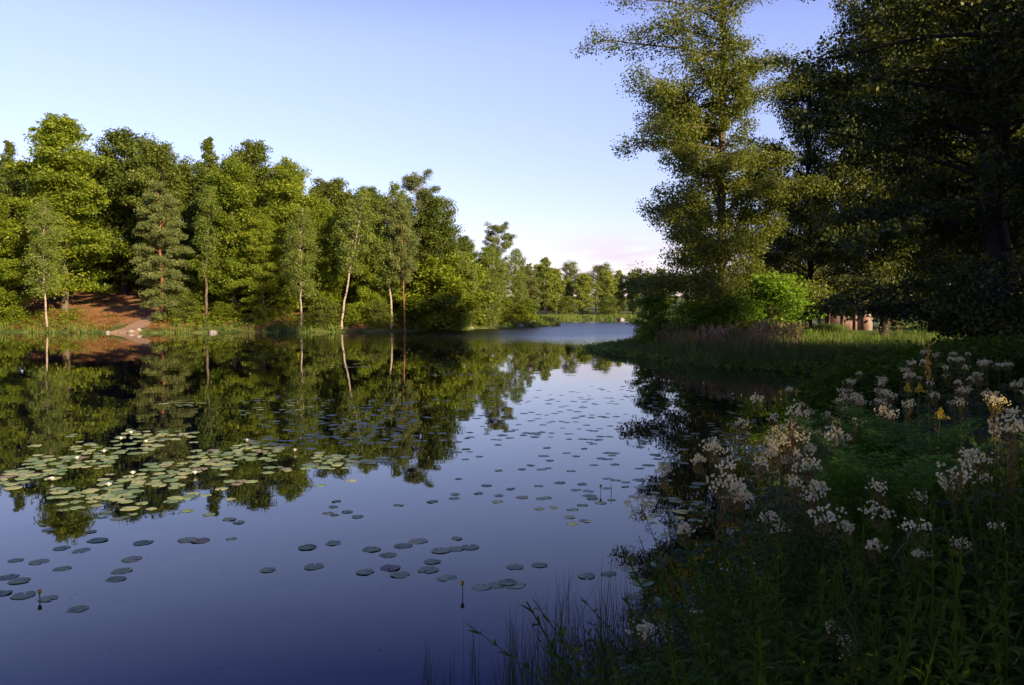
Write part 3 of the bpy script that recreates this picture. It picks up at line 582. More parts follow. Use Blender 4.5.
def pinnate(mb, rng, p0, az, el, Lr, pairs=3, ll=.06, wood=None):
    """compound leaf: paired toothed leaflets and a bigger end leaflet"""
    s = np.linspace(0, 1, 6); u = np.array([cos(az), sin(az), 0])
    pts = p0+u*(Lr*s*cos(el))[:, None]; pts[:, 2] += Lr*(s*sin(el)-.45*s**2)
    mb.tube(pts, .0016, 3, .7)
    t = float(np.clip(rng.normal(.45, .15), 0, 1))
    for q in range(pairs):
        f = .3+.6*q/pairs; c = np.array([np.interp(f, s, pts[:, k]) for k in range(3)])
        for sg in (-1, 1):
            V, F = leafblade(rng, ll*(.7+.4*f)*rng.uniform(.85, 1.15), ll*.26, .3, .3, 3); mb.add(rot(V, az+sg*1.05, el-.7*f+rng.normal()*.15, sg*.2)+c, F, t+rng.normal()*.05)
    for sg in (-.6, 0, .6):
        V, F = leafblade(rng, ll*(1.35 if sg == 0 else 1.0), ll*.34, .3, .3, 3); mb.add(rot(V, az+sg, el-.75+rng.normal()*.1)+pts[-1], F, t+rng.normal()*.05)
def twomat(a, b):
    na = sum(len(f) for f in a.F); V, F, T = b.get(); a.add(V, F, T); me = a.mesh('foliage', [M['msleaf'], M['msbud']])
    mi = np.zeros(len(me.polygons), dtype=np.int32); mi[na:] = 1; me.polygons.foreach_set('material_index', mi); return me
def make_meadowsweet(seed, big=1.0, nheads=1):
    rng = np.random.default_rng(seed); st = MB(); lf = MB(); bd = MB(); heads = []
    Ht = 1.0; s = np.linspace(0, 1, 9); lx, ly = rng.normal(size=2)*.05
    P = np.stack([lx*s**2*2+.01*np.sin(s*7), ly*s**2*2+.01*np.cos(s*6), s*Ht], 1); st.tube(P, .0042*(1-.6*s), 5)
    for i in range(9):
        f = .12+.70*i/9; c = np.array([np.interp(f, s, P[:, k]) for k in range(3)]); pinnate(lf, rng, c, i*2.4+rng.normal()*.3, rng.uniform(.3, .8), .20*(1.15-.6*f), 3, .062*(1.1-.35*f))
    tops = [(P[-1], 1.0)]
    for k in range(nheads-1):
        f = .80-.08*k; c = np.array([np.interp(f, s, P[:, q]) for q in range(3)]); az = rng.uniform(0, 6.28); e = c+np.array([cos(az)*.11, sin(az)*.11, .10+.05*rng.random()])
        st.tube(np.stack([c, (c+e)/2+[0, 0, -.01], e]), [.003, .0025, .002], 4); tops.append((e, .62))
    for tp_, sc in tops:
        fl = MB(); nb = 8
        for q in range(nb):
            az = q*2.4+rng.normal()*.3; r = (.016+.056*rng.random()**.7)*big*sc; zz = (q/nb*.055-.025)*big*sc*rng.uniform(.6, 1.5)+.01
            if q > nb-3: r *= .45
            e = tp_+np.array([cos(az)*r, sin(az)*r, zz]); b0 = tp_-np.array([0, 0, .04*sc])
            st.tube(np.stack([b0, (b0+e)/2+[0, 0, -.005], e]), [.0018, .0014, .001], 3)
            nl = rng.integers(5, 10)
            for w in range(nl):
                cc = e+rng.normal(size=3)*np.array([.015, .015, .011])*big*sc*1.1; n = 28
                dvec = unit(rng.normal(size=(n, 3))); C = cc+dvec*(.0058*big)*rng.uniform(.6, 1.1, n)[:, None]
                fl.add(*leaf_quads(rng, C, dvec+rng.normal(size=(n, 3))*.4, .0050, .85, np.clip(rng.normal(.55, .2, n), 0, 1)))
            n = 26; C = (b0-np.array([0, 0, .03])+(e-b0)*rng.uniform(.1, .9, n)[:, None])+rng.normal(size=(n, 3))*.009*big; bd.add(*leaf_quads(rng, C, rng.normal(size=(n, 3)), .010, .5, np.clip(rng.normal(.5, .2, n), 0, 1)))
        heads.append(fl)
    # ochre bract leaves just under the heads
    for i in range(26):
        f = rng.uniform(.72, .97); c = np.array([np.interp(f, s, P[:, k]) for k in range(3)]); V, F = leafblade(rng, .030*rng.uniform(.6, 1.2), .0055, .2, .3, 2)
        bd.add(rot(V, rng.uniform(0, 6.28), rng.uniform(.2, 1.0))+c+rng.normal(size=3)*.012, F, float(np.clip(rng.normal(.5, .2), 0, 1)))
    return [('stem', st.mesh('stem', M['redstem'])), ('foliage', twomat(lf, bd))]+[('flower_head', h.mesh('flower_head', M['msflower'])) for h in heads]
MS = [make_meadowsweet(100+i, .62+.17*(i % 3), 1+(i % 3 > 0)) for i in range(7)]
MSS = [make_meadowsweet(120+i, .5+.12*(i % 3), 1) for i in range(4)]
def put_ms(px, py, d, v, lb, rz=None, grp='meadowsweets on the near bank', big=None, small=None):
    p_ = at(px, py, d); z = H(p_[0], p_[1]); z = max(z, -.25); hh = p_[2]-z; hh = max(hh, .45)
    w = big or min(1.15, max(.9, hh)); rz = px*1.7 if rz is None else rz
    return inst('meadowsweet', (small or MS)[v % len(small or MS)], lb, 'flowering plant', (p_[0], p_[1], z), (0, 0, rz), (w, w, hh), grp)
HEAD = [
 (645,612,3.6,2,'meadowsweet with a single cream head low beside the reeds'),(678,610,3.9,0,'small-headed meadowsweet right of the lowest cream head by the reeds'),
 (692,510,4.1,2,'broad cream meadowsweet head nearest the open water'),(708,478,4.3,5,'double-headed meadowsweet just above the broad head nearest the water'),(700,470,4.7,1,'meadowsweet behind the double-headed one at the water edge'),
 (677,468,5.0,0,'narrow meadowsweet head furthest left over the dark reflection'),(719,446,5.1,4,'meadowsweet pair of heads upper left of the cluster'),(738,446,5.2,3,'thin upright meadowsweet head over the water'),
 (775,412,5.8,5,'tall meadowsweet spike standing highest at the back of the left cluster'),(758,424,6.2,0,'small pale meadowsweet behind the left cluster'),(790,436,5.0,2,'dense cream meadowsweet in the middle of the main cluster'),
 (802,441,4.9,5,'widest meadowsweet of the main cluster'),(778,450,4.8,1,'meadowsweet at the lower left of the main cluster'),(823,434,5.1,4,'meadowsweet at the right of the main cluster'),(768,458,4.7,3,'meadowsweet hanging left below the main cluster'),
 (752,487,4.3,4,'meadowsweet left of the paired drooping heads'),(766,494,4.2,1,'drooping paired meadowsweet head'),(745,520,3.9,0,'fading meadowsweet below the paired drooping heads'),(751,534,3.8,3,'faint meadowsweet head deep in the leaves'),
 (794,477,4.3,3,'small meadowsweet between the main cluster and the lower heads'),(812,494,4.1,0,'meadowsweet head alone in the green leaves below the main cluster'),(836,468,4.4,5,'meadowsweet with stacked heads left of the ferns'),(860,508,3.6,4,'meadowsweet left of the brightest lower head'),
 (884,526,3.3,2,'brightest broad meadowsweet head in the lower right'),(880,515,3.5,1,'meadowsweet just behind the brightest lower head'),(908,486,4.0,3,'small meadowsweet right of the ferns'),(948,462,3.9,2,'flat-topped meadowsweet right of the ferns'),
 (970,467,3.9,1,'meadowsweet right beside the flat-topped one'),(944,452,4.3,0,'small meadowsweet above the flat-topped one'),(996,424,3.8,5,'large meadowsweet high at the right edge'),(980,416,4.3,3,'meadowsweet left behind the large one at the right edge'),
 (933,540,3.4,0,'tiny faded meadowsweet head in the dark right corner'),(945,495,4.0,3,'faint meadowsweet under the flat-topped pair'),(820,612,2.9,3,'small meadowsweet head low in front, above the lowest pair'),(815,640,2.75,0,'pinkish meadowsweet head at the bottom, left of the pair'),
 (831,655,2.7,4,'lowest meadowsweet head at the bottom of the photo'),(977,522,3.6,0,'dim meadowsweet bud head at the right edge')]
for i, h_ in enumerate(HEAD): put_ms(*h_[:4], h_[4])
rng = np.random.default_rng(9)
BK = 0
for i in range(105):
    px = rng.uniform(690, 1040); lo_ = np.interp(px, [690, 760, 850, 940, 1040], [430, 400, 372, 352, 345]); t = rng.random(); py = lo_+t*55
    d = np.interp(t, [0, 1], [10.5, 6.2])*rng.uniform(.9, 1.1)
    if px < 780: d = min(d, 7.2)
    p_ = at(px, py, d)
    if signed(np.array(p_[0]), np.array(p_[1])) < .1: continue
    reg = 'small meadowsweet in the dim thicket of the upper right' if px > 930 else ('small meadowsweet in the pale drift above the ferns' if px > 840 else 'small meadowsweet at the back of the left drift')
    put_ms(px, py, d, i, reg, grp='small meadowsweets further along the bank', small=MSS)

# leafy stalks: generic undergrowth
def leafy_stalk(seed, h_, nl, ll, lw, whorl=2, spread=.7, upright=.5):
    rng = np.random.default_rng(seed); mb = MB(); s = np.linspace(0, 1, 7); lx, ly = rng.normal(size=2)*.07
    P = np.stack([lx*s**2, ly*s**2, s*h_], 1); mb.tube(P, .0035*(1-.6*s)+.0008, 4, .35)
    for i in range(nl):
        f = .1+.9*i/nl; c = np.array([np.interp(f, s, P[:, k]) for k in range(3)])
        for w in range(whorl):
            az = i*(1.57 if whorl == 2 else 2.4)+w*pi+rng.normal()*.2; k = ll*(1.1-.6*f**2)*rng.uniform(.8, 1.15)
            V, F = leafblade(rng, k, k*lw, .35, .25, 3); mb.add(rot(V, az, upright*(.3+f)+rng.normal()*.15, rng.normal()*.2)+c, F, float(np.clip(rng.normal(.45+.2*f, .12), 0, 1)))
    return mb
ST = [leafy_stalk(200+i, .9, 19, .062, .22, 2) for i in range(3)]+[leafy_stalk(210+i, .85, 26, .060, .15, 2) for i in range(3)]+[leafy_stalk(220+i, .6, 11, .085, .34, 2, upright=.3) for i in range(2)]
protos = [m_.get() for m_ in ST]
rng = np.random.default_rng(44)
n = 7600; d = 1.75+rng.random(n)**.8*13; ang = rng.uniform(.02, .78, n); x = d*ang; y = d
s_ = signed(x, y); k = (s_ > .05)&(np.hypot(x, y) > 1.9)
x, y, d = x[k], y[k], d[k]; z = height(x, y)
# the drift thins and lowers right in front of the viewer
capz = CAMH-np.hypot(x, y)*np.interp(x/y, [0, .15, .3, .5, .8], [.62, .44, .27, .165, .12])-.0
hgt = np.clip((capz-z)/.9, .12, 1.35)*rng.uniform(.72, 1.0, len(x))
P = np.stack([x, y, z-.02], 1)
o = stuff('undergrowth', 'dense dark green leafy undergrowth covering the near bank', protos, P, hgt, M['under'], rng, 'plants', .32)

PN = []
for i in range(4):
    mb = MB(); rg = np.random.default_rng(900+i)
    for k in range(10):
        c = np.array([rg.normal()*.05, rg.normal()*.05, .15+.6*k/10]); pinnate(mb, rg, c, k*2.4+rg.normal()*.3, rg.uniform(.2, .8), .15, 3, .042)
    PN.append(mb.get())
kk = rng.permutation(len(P))[:1150]
stuff('leaf_layer', 'toothed compound leaves filling the near bank between the flower stems', PN, P[kk], hgt[kk]*.92, M['under'], rng, 'plants', .15)
print('undergrowth stems', len(P))
n = 4200; d = 13+rng.random(n)*14; x = d*rng.uniform(.2, .85, n); y = d; s_ = signed(x, y); k = s_ > .2; x, y = x[k], y[k]
P = np.stack([x, y, height(x, y)], 1)
stuff('bank_weeds', 'shaded tall weeds where the near bank runs round the bay', [leafy(rng, .85, 46, .10, .22) for _ in range(4)], P, 1.0, M['under'], rng)

# willowherb stalks, bottom centre; light on their leaves is put into the tint
WH = []
for i in range(3):
    a = leafy_stalk(300+i, 1.0, 20, .10, .15, 2, upright=.35); V, F, T = a.get()
    ns = 7*4-0; nst = 7*4
    stf = (F < nst).all(1); me1 = mesh_np('stem', V[:nst], F[stf], M['redstem'], T[:nst]); me2 = mesh_np('foliage', V[nst:], F[~stf]-nst, M['shrub'] if False else M['under'], np.clip(T[nst:]+.3, 0, 1))
    WH.append([('stem', me1), ('foliage', me2)])
for i, (px, py, d, lb) in enumerate([(742, 588, 2.9, 'leafy stalk with bright narrow leaves reaching over the dark water'), (770, 560, 3.1, 'upright leafy stalk between the fading heads'), (790, 575, 2.8, 'leafy stalk left of the arching grass blade'),
        (720, 640, 2.5, 'low leafy stalk at the bottom edge beside the reeds'), (756, 628, 2.4, 'leafy stalk with a reddish stem at the bottom'), (668, 648, 2.9, 'small leafy stalk under the lowest cream head'), (900, 600, 2.6, 'dim leafy stalk in the dark lower right'), (860, 560, 3.0, 'leafy stalk under the brightest lower head')]):
    p_ = at(px, py, d); z = max(H(p_[0], p_[1]), -.2); hh = max(.3, p_[2]-z); inst('willowherb', WH[i % 3], lb, 'plant', (p_[0], p_[1], z), (.12*(-1)**i, -.15, i*1.1), (1, 1, hh), 'leafy stalks at the bottom')

# ferns
def make_fern(seed, nf=10, Lf=.68):
    rng = np.random.default_rng(seed); fr = []
    for i in range(nf):
        mb = MB(); az = i*2.4+rng.normal()*.2; s = np.linspace(0, 1, 9); LL = Lf*rng.uniform(.75, 1.1); out = rng.uniform(.35, .7); u = np.array([cos(az), sin(az), 0])
        P = u*(LL*out*s**1.4)[:, None]+np.array([0, 0, 1])*(LL*(s-.28*s**3))[:, None]; mb.tube(P, .0022*(1-.7*s), 3, .7); side = np.array([-sin(az), cos(az), 0])
        npn = 19
        for q in range(npn):
            f = .2+.79*q/npn; c = np.array([np.interp(f, s, P[:, k]) for k in range(3)]); pl = .14*LL/.62*sin(min(1, (f-.1)/.9)*pi)**.8*(1.1-.4*f)+.012
            for sg in (-1, 1):
                dirp = unit(side*sg+u*.35+np.array([0, 0, .25])+rng.normal(size=3)*.06); n = max(4, int(pl/.010)); tt = (np.arange(n)+.5)/n
                for s2 in (-1, 1):
                    perp = unit(np.cross(dirp, [0, 0, 1.])*s2+dirp*.5); C = c+dirp*(pl*tt)[:, None]+perp*(.011*(1-tt*.7))[:, None]
                    mb.add(*leaf_quads(rng, C, np.tile([0, 0, 1.], (n, 1))+rng.normal(size=(n, 3))*.25, .024, .38, np.clip(rng.normal(.5, .15, n), 0, 1), np.tile(perp, (n, 1)), .15))
        fr.append(mb)
    return [('frond', m_.mesh('frond', M['fern'])) for m_ in fr]
FN = [make_fern(400), make_fern(401), make_fern(402, 10)]
for i, (px, py, d, lb) in enumerate([(838, 428, 5.2, 'bright green fern at the left of the feathery patch'), (868, 418, 5.1, 'tallest bright green fern in the middle of the patch'), (898, 424, 4.9, 'bright green fern at the right of the patch'), (928, 432, 5.0, 'darker fern at the far right of the feathery patch'),
        (855, 452, 4.5, 'low fern in front of the tallest one'), (888, 458, 4.3, 'low fern fronting the right of the patch')]):
    p_ = at(px, py, d); z = H(p_[0], p_[1]); sc = 1.2; inst('fern', FN[i % 3], lb, 'fern', (p_[0], p_[1], p_[2]-.46*sc), (0, 0, i), (sc*.8, sc*.8, sc), 'ferns on the near bank')

# reeds standing in the water at bottom centre
rng = np.random.default_rng(12)
rp = [blade_proto(rng, 16, 1.0, .10, .0035, .3) for _ in range(5)]
pos = []; sc = []
for px, py, d, w, n, hh in [(440, 700, 4.9, .10, 3, .55), (500, 690, 4.6, .12, 3, .5), (517, 655, 4.9, .16, 5, .6), (560, 650, 4.8, .2, 9, .7), (600, 640, 4.7, .22, 14, .85), (640, 665, 4.3, .3, 16, .62), (610, 685, 4.2, .3, 14, .6), (570, 690, 4.2, .25, 8, .55), (680, 680, 3.9, .3, 14, .5), (475, 685, 4.9, .3, 3, .4), (650, 630, 5.4, .25, 8, .5)]:
    for q in range(n):
        X, Y = at(px, py, d)[:2]; X += rng.normal()*w; Y += rng.normal()*w*.8; pos.append((X, Y, max(-.05, min(0, H(X, Y))))); sc.append(hh*rng.uniform(.75, 1.2))
stuff('reeds', 'thin dark green reeds rising from the water at the bottom', rp, np.array(pos), np.array(sc), M['reed'], rng, 'reeds', .05)

# arching pale grass blades
mb = MB()
for px0, py0, px1, py1, d in [(862, 690, 815, 598, 2.5), (850, 690, 826, 625, 2.45), (892, 560, 905, 540, 3.1)]:
    a = at(px0, py0, d); e = at(px1, py1, d+.1); s = np.linspace(0, 1, 10); c = a+(e-a)*s[:, None]; c[:, 2] += .08*np.sin(s*pi*.9); c[:, 0] += .05*np.sin(s*pi)
    wv = np.array([.3, -.6, .5])*.006*(np.sin(np.clip(s+.15, 0, 1)*pi)[:, None]+.05); V = np.stack([c-wv, c+wv], 1).reshape(-1, 3); mb.add(V, [(2*k, 2*k+1, 2*k+3, 2*k+2) for k in range(9)], .5)
tag(obj('arching_grass', mb.mesh('arching_grass', M['reed'])), 'tuft of long pale blades arching over the dark leaves at the bottom', 'grass')

# spikes of other colours
def spike(seed, Ht, mat, hl, r, n=170, sz=.014):
    rng = np.random.default_rng(seed); st = MB(); s = np.linspace(0, 1, 6); st.tube(np.stack([.03*s**2, 0*s, s*Ht], 1), .003*(1-.5*s)+.0008, 4); lf = MB()
    for i in range(8):
        V, F = leafblade(rng, .07, .011, .3, .2, 3); lf.add(rot(V, i*2.4, .5)+[0, 0, Ht*(.2+.06*i)], F, .5)
    f = rng.random(n); C = np.stack([.03+np.clip(rng.normal(size=n), -1.5, 1.5)*r*(1.1-f), np.clip(rng.normal(size=n), -1.5, 1.5)*r*(1.1-f), Ht-hl+f*hl*1.05], 1)
    V, F, T = leaf_quads(rng, C, rng.normal(size=(n, 3)), sz, .7, np.clip(rng.normal(.5, .2, n), 0, 1))
    return [('stem', st.mesh('stem', M['stem'])), ('foliage', lf.mesh('foliage', M['msleaf'])), ('flower_spike', mesh_np('flower_spike', V, F, mat, T))]
SPK = dict(g=spike(1, 1, M['spike'], .18, .022), y=spike(2, 1, M['yellow'], .06, .03, 90), r=spike(3, 1, M['rust'], .34, .022, 300, .011))
for k, px, py, d, nm, lb, grp in [('g', 932, 343, 6.5, 'goldenrod', 'golden spike standing up alone above the thicket', None), ('y', 905, 383, 7.0, 'yellow_flower', 'small yellow flower left of the golden spike', 'yellow flowers'), ('y', 918, 384, 7.0, 'yellow_flower', 'second small yellow flower right beside the first', 'yellow flowers'),
        ('r', 785, 420, 5.0, 'dock', 'rusty seed spike left of the ferns', 'rusty docks'), ('r', 793, 432, 4.8, 'dock', 'shorter rusty seed spike beside the ferns', 'rusty docks'), ('r', 858, 425, 4.9, 'dock', 'rusty seed spike rising through the ferns', 'rusty docks'), ('r', 1005, 445, 4.2, 'dock', 'dim rusty spike under the large head at the right edge', 'rusty docks'), ('y', 936, 408, 5.6, 'ragwort', 'orange-yellow flower just above the ferns', None)]:
    p_ = at(px, py, d); z = H(p_[0], p_[1]); hh = p_[2]-z; inst(nm, SPK[k], lb, 'plant', (p_[0], p_[1], z), (0, 0, px), (1, 1, hh), grp)

# ------------------------------------------------------------------ water lilies
m, nt = newmat('lily_pad'); l = nt.links.new
oi = N(nt, 'ShaderNodeObjectInfo'); tcn = N(nt, 'ShaderNodeTexCoord'); nn = N(nt, 'ShaderNodeTexNoise'); nn.inputs['Scale'].default_value = 9; nn.inputs['Detail'].default_value = 3; l(tcn.outputs['Object'], nn.inputs['Vector'])
a_ = N(nt, 'ShaderNodeAttribute', attribute_name='tint')
ad = N(nt, 'ShaderNodeMath', operation='MULTIPLY_ADD'); l(nn.outputs['Fac'], ad.inputs[0]); ad.inputs[1].default_value = .35; l(oi.outputs['Random'], ad.inputs[2])
ad2 = N(nt, 'ShaderNodeMath', operation='MULTIPLY_ADD'); l(a_.outputs['Fac'], ad2.inputs[0]); ad2.inputs[1].default_value = .6; l(ad.outputs[0], ad2.inputs[2])
col = ramp(nt, ad2.outputs[0], [(.3, (.09, .14, .03)), (.7, (.18, .24, .055)), (1.1, (.30, .31, .09)), ])
p = N(nt, 'ShaderNodeBsdfPrincipled'); l(col, p.inputs['Base Color']); p.inputs['Roughness'].default_value = .42; p.inputs['Specular IOR Level'].default_value = .18
b = N(nt, 'ShaderNodeBump'); b.inputs['Strength'].default_value = .25; b.inputs['Distance'].default_value = .01; l(nn.outputs['Fac'], b.inputs['Height']); l(b.outputs[0], p.inputs['Normal'])
o_ = N(nt, 'ShaderNodeOutputMaterial'); l(p.outputs[0], o_.inputs[0]); M['pad'] = m
M['padbrown'] = roughmat('withered_pad', (.13, .11, .05), (.26, .20, .10), 12, rough=.5, dist=.004)
def pad_arr(seed, curl=.006):
    rng = np.random.default_rng(seed); n = 28; th = np.linspace(.14, 2*pi-.14, n); ph = rng.uniform(0, 6.28, 3)
    V = []; 
    for ir, r in enumerate((0.02, .5, .86, 1.0)):
        rr = r*(1+.03*np.sin(3*th+ph[0])+.02*np.sin(5*th+ph[1]))*(1 if ir < 3 else 1); rr = rr*np.where(ir == 3, 1-.10*np.exp(-((th-.14)/.2)**2)-.10*np.exp(-((th-2*pi+.14)/.2)**2), 1)
        z = .002+.35*curl*(r**3)*(np.sin(2*th+ph[2])+.6*np.sin(5*th+ph[0])); V.append(np.stack([rr*np.cos(th), rr*np.sin(th)*.93, z], 1))
    V = np.concatenate(V); F = []
    for ir in range(3):
        for j in range(n-1): F.append((ir*n+j, (ir+1)*n+j, (ir+1)*n+j+1, ir*n+j+1))
    V[:, :2] *= .14
    # thin rim skirt gives the pad its thickness
    base = len(V); sk = V[3*n:4*n].copy(); sk[:, 2] -= .0018; V = np.concatenate([V, sk])
    for j in range(n-1): F.append((3*n+j, base+j, base+j+1, 3*n+j+1))
    return V, np.array(F), np.full(len(V), .3)
PADA = [pad_arr(500+i, [.003, .006, .010, .004][i]) for i in range(4)]
PADM = [mesh_np('lily_pad', *P_[:2], M['pad'], P_[2], True) for P_ in PADA]; PADB = mesh_np('lily_pad', *PADA[2][:2], M['padbrown'], PADA[2][2], True)
NP = 0
def pad(x, y, r, lb, grp, brown=False, v=0, rz=0):
    global NP
    o = obj('lily_pad', PADB if brown else PADM[v % 4]); o.location = (x, y, .0006*(v % 7)); o.rotation_euler = (0, 0, rz); s = r/.14; o.scale = (s, s, 1); NP += 1
    return tag(o, lb, 'lily pad', grp)
rng = np.random.default_rng(71)
def pads(pts, sc, ox, oy, zone, wpx=None, brown=()):
    q = [(ox+a/sc, oy+b_/sc) for a, b_ in pts]; order = sorted(range(len(q)), key=lambda i: q[i][0])
    words = ['leftmost', 'second', 'third', 'fourth', 'fifth', 'sixth', 'seventh', 'eighth', 'ninth', 'tenth', 'eleventh', 'twelfth', 'thirteenth', 'fourteenth', 'fifteenth', 'sixteenth', 'seventeenth', 'eighteenth']
    for r_, i in enumerate(order):
        X, Y = onw(*q[i]); w_ = words[r_]; pre = w_+(' lily pad' if r_ == 0 else ' lily pad from the left')+' in '+zone
        if r_ == len(order)-1: pre = 'rightmost lily pad in '+zone
        if i in brown: pre = 'withered '+pre
        pad(X, Y, rng.uniform(.10, .145)*(.72 if Y < 8.2 else .56), pre, 'scattered lily pads on open water', i in brown, int(rng.integers(0, 40)), rng.uniform(0, 6.28))
pads([(40,462),(99,466),(160,483),(50,515),(20,505),(5,547),(123,560),(199,587),(60,552)], 2.56, 0, 380, 'the loose group nearest the lower left corner')
pads([(338,459),(313,489),(297,510),(158,431),(250,411),(208,437),(366,417),(480,410),(593,407),(611,365),(513,412),(588,357)], 2.56, 0, 380, 'the sparse row below the pale raft', brown=(10,))
pads([(123,385),(232,389),(162,333),(247,322),(363,316),(388,330),(268,296),(270,340),(340,344),(300,356),(320,352),(265,352),(480,335),(535,345),(590,305)], 2.56, 0, 380, 'the row along the front of the pale raft')
pads([(686,487),(803,478),(787,429),(853,418),(822,270),(898,257),(861,311),(853,325),(840,341),(888,338),(915,351),(856,346)], 2.56, 0, 380, 'the mid-water group right of the pale raft')
pads([(17,449),(50,524),(87,537),(121,516),(156,505),(35,576),(92,567),(114,582),(188,552),(179,571),(207,527),(244,499),(274,519),(240,523),(221,589)], 2.283, 350, 320, 'the patch left of the yellow flower', brown=(6,))
pads([(300,610),(335,605),(360,600),(375,605),(377,564),(433,560),(590,580),(540,585),(640,570),(705,558),(670,600),(650,632),(710,640)], 2.283, 350, 320, 'the front line right of the yellow flower')
pads([(433,431),(465,428),(508,433),(530,423),(537,459),(508,466),(502,450),(554,408),(572,418),(597,411),(628,381),(645,403),(697,395),(712,408),(675,421),(740,408)], 2.283, 350, 320, 'the string running into the dark reflection')
pads([(248,363),(340,344),(393,341),(412,332),(456,321),(482,371),(530,375),(450,406),(431,379),(367,386),(293,396),(240,398),(238,407),(188,415),(111,423),(340,401),(337,415),(393,405)], 2.283, 350, 320, 'the middle of the blue water')
pads([(295,312),(265,295),(338,285),(370,254),(505,345),(516,311),(572,316),(590,303),(530,272),(535,294),(450,292),(428,262),(460,258),(500,272),(540,240),(605,330),(312,378)], 2.283, 350, 320, 'the upper middle of the blue water')
# the dense pale raft
def in_raft(x, y):
    top = np.interp(x, [0, 35, 60, 130, 200, 300, 360, 400], [478, 445, 436, 428, 432, 447, 455, 460]); bot = np.interp(x, [0, 60, 110, 200, 290, 360, 400], [486, 505, 515, 497, 470, 468, 466]); return top < y < bot
pts = []; tries = 0; WPT = []
while len(pts) < 172 and tries < 60000:
    tries += 1; x, y = rng.uniform(0, 400), rng.uniform(425, 515)
    if not in_raft(x, y): continue
    hole = sin(x*.045+y*.16)+.7*sin(x*.11-y*.09+1)
    if hole < -.15: continue
    X, Y = onw(x, y)
    if all((X-a)**2+(Y-b_)**2 > .030 for a, b_ in pts): pts.append((X, Y))
for i, (X, Y) in enumerate(pts):
    pad(X, Y, rng.uniform(.075, .12), 'pale green lily pad packed in the large raft left of centre' if i % 17 else 'tan withered lily pad packed in the large raft left of centre', 'pads of the large pale raft', i % 17 == 0, int(rng.integers(0, 40)), rng.uniform(0, 6.28))
# smaller distant rafts: past counting
mb = MB(); far_p = []
while len(far_p) < 130:
    x, y = rng.uniform(20, 400), rng.uniform(427, 505)
    if in_raft(x, y) and sin(x*.045+y*.16)+.7*sin(x*.11-y*.09+1) > -.25:
        X, Y = onw(x, y)
        if all((X-a)**2+(Y-b_)**2 > .018 for a, b_ in pts+far_p): far_p.append((X, Y))
def patch(x0, x1, y0, y1, n, slope=0):
    for _ in range(n):
        x = rng.uniform(x0, x1); y = rng.uniform(y0, y1)+slope*(x-x0); X, Y = onw(x, y)
        if signed(np.array(X), np.array(Y)) < -.2: far_p.append((X, Y))
patch(240, 420, 395, 425, 120, .02); patch(160, 210, 402, 406, 14); patch(330, 480, 363, 368, 40); patch(430, 540, 370, 376, 40); patch(265, 420, 425, 445, 60)
patch(470, 640, 385, 440, 110); patch(520, 640, 395, 405, 20); patch(640, 760, 400, 470, 90); patch(380, 480, 395, 460, 40); patch(390, 560, 345, 352, 70); patch(540, 640, 440, 500, 24); patch(640, 700, 480, 540, 24)
patch(300, 480, 337, 343, 90); patch(600, 700, 352, 400, 30)
far_p = np.array(far_p); ch = rng.integers(0, 4, len(far_p))
def light_pad(P_): return P_
for i in range(4):
    k = ch == i; q = far_p[k]; n = len(q); pos = np.concatenate([q, np.full((n, 1), .0)], 1)
    V, F, T = scatter(PADA[i], pos, rng.uniform(0, 6.28, n), rng.uniform(.4, .75, n), None, rng.normal(size=n)*.3); mb.add(V, F, T)
tag(obj('distant_lily_pads', mb.mesh('distant_lily_pads', M['pad'], True)), 'small lily pads scattered far out over the reflections', 'lily pads', None, 'stuff')
# white water lilies
def lily(mat, yellow=False):
    fl = MB(); ct = MB(); r = np.random.default_rng(3)
    for ring, (n, L_, el) in enumerate([(8, .062, .35), (7, .052, .8), (5, .04, 1.15)]):
        for i in range(n):
            V, F = leafblade(r, L_, L_*.26, -.15, .5, 3); fl.add(rot(V, i/n*6.28+ring*.4, el)+[0, 0, .02], F, .5)
    n = 40; C = r.normal(size=(n, 3))*.007+[0, 0, .035]; ct.add(*leaf_quads(r, C, r.normal(size=(n, 3)), .012, .3, .5))
    return [('petals', fl.mesh('petals', mat)), ('stamens', ct.mesh('stamens', M['yellow']))]
LW = lily(M['petal'])
LP = [(52,480,'white water lily low at the left of the pale raft'),(109,486,'white water lily at the front of the pale raft'),(104,452,'white water lily in the left half of the raft'),(121,439,'white water lily near the back of the raft'),(131,433,'rearmost white water lily of the raft'),(146,442,'white water lily at the middle back of the raft'),(77,459,'small white water lily in the raft, left'),(295,451,'white water lily at the right end of the raft'),(301,439,'white water lily beyond the right end of the raft'),(247,441,'white water lily on the right half of the raft'),(195,474,'white water lily near the middle front of the raft'),(133,474,'white water lily in the centre of the raft')]
for i, (px, py, lb) in enumerate(LP):
    X, Y = onw(px, py+2); inst('water_lily', LW, lb, 'water lily', (X, Y, .005), (0, 0, i), (.85, .85, 1.0), 'white water lilies')
for (a, b_, n) in ((60, 200, 0),):
    pass
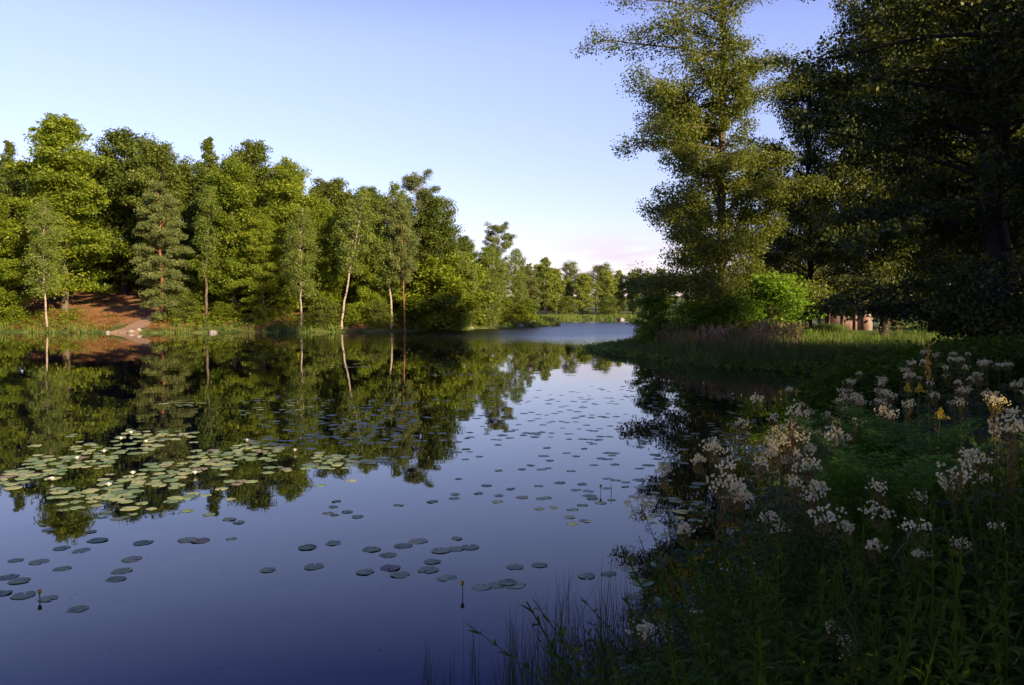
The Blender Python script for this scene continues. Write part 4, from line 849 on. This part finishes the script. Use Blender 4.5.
# yellow water lilies: ball-shaped flowers on stalks above the water
def ylily():
    st = MB(); st.tube([(0, 0, -.3), (.004, 0, 0), (.01, 0, .075)], [.005, .004, .004], 6); fl = MB(); r = np.random.default_rng(8)
    for ring, (n, L_, el) in enumerate([(5, .042, .75), (5, .038, 1.0)]):
        for i in range(n):
            V, F = leafblade(r, L_, L_*.42, -.35, .6, 4); fl.add(rot(V, i/n*6.28+ring*.6, el)+[.01, 0, .07], F, .5)
    return [('stalk', st.mesh('stalk', M['stem'])), ('petals', fl.mesh('petals', M['yellow']))]
YL = ylily()
for px, py, lb in ((463, 594, 'yellow water lily on its stalk in the lower middle of the lake'), (601, 493, 'yellow water lily near the edge of the dark reflection'), (40, 600, 'yellow water lily bud on a pad in the lower left corner'), (490, 372, 'distant yellow water lily far out on the lake')):
    X, Y = onw(px, py); inst('yellow_water_lily', YL, lb, 'water lily', (X, Y, 0 if px != 40 else -.03), (0, 0, px), (1, 1, 1), 'yellow water lilies')
mb = MB(); mb.tube([(0, 0, -.2), (.004, 0, .04), (.002, 0, .13)], [.005, .004, .003], 5); X, Y = onw(611, 494)
o = obj('lily_stalk', mb.mesh('lily_stalk', M['stem'])); o.location = (X, Y, 0); tag(o, 'dark bare stalk sticking up right of the upper yellow water lily', 'stalk')

# stones at the landing and along the spit
def rock(seed):
    r = np.random.default_rng(seed); n, k = 10, 7; V = []
    for i in range(k):
        ph = pi*(i+.02)/(k-1+.04)
        for j in range(n):
            a = 2*pi*j/n; rr = 1+.18*sin(2*a+seed)+.12*sin(3*ph+a*2)+r.normal()*.05*sin(ph); V.append((rr*sin(ph)*cos(a), rr*sin(ph)*sin(a)*.8, .55*rr*cos(ph)))
    F = [(i*n+j, i*n+(j+1) % n, (i+1)*n+(j+1) % n, (i+1)*n+j) for i in range(k-1) for j in range(n)]
    return mesh_np('stone', V, F, M['stone'], None, True)
RK = [rock(i) for i in range(3)]
for i, (px, y, s, lb) in enumerate([(131, 76.6, .3, 'grey stone right of the gravel landing at the waterline'), (108, 76.8, .25, 'small stone at the left foot of the gravel landing'), (139, 77, .4, 'brown stone under the bushy pine'), (533, 104, .6, 'boulder at the waterline where the spit begins'), (521, 99, .5, 'boulder left of the spit'), (621, 160.5, .9, 'pale boulder at the far meadow shore'), (470, 90.5, .4, 'low stone at the inlet shore'), (213, 77.2, .4, 'stone below the beeches on the left bank')]):
    x = (px-512)/800*y; o = obj('stone', RK[i % 3]); o.location = (x, y, max(.02, H(x, y))); o.scale = (s, s, s); o.rotation_euler = (0, 0, i); tag(o, lb, 'stone', 'stones at the water edge')
# fallen leaning trunk at the inlet
mb = MB(); x, y = at(455, 325, 88)[:2]; mb.tube([(x-3, y-.5, .1), (x-1, y, .9), (x+1.6, y+.5, 2.9), (x+2.8, y+.8, 4.6)], [.12, .11, .08, .04], 7)
tag(obj('leaning_trunk', mb.mesh('leaning_trunk', M['bark'], True)), 'bare trunk leaning over the water at the inlet', 'tree trunk')
print('pads', NP, 'objects', len(bpy.data.objects))

# specks floating on the water
rng = np.random.default_rng(321); n = 110; px = rng.uniform(0, 700, n); py = 400+rng.random(n)*285; C = np.array([[*onw(a, b_), .004] for a, b_ in zip(px, py)])
C = C[signed(C[:, 0], C[:, 1]) < -.1]; V, F, T = leaf_quads(rng, C, np.tile([0, 0, 1.], (len(C), 1)), .013, .6, rng.random(len(C)))
tag(obj('floating_specks', mesh_np('floating_specks', V, F, M['rust'], T)), 'tiny leaf bits and specks floating on the still water', 'debris', None, 'stuff')
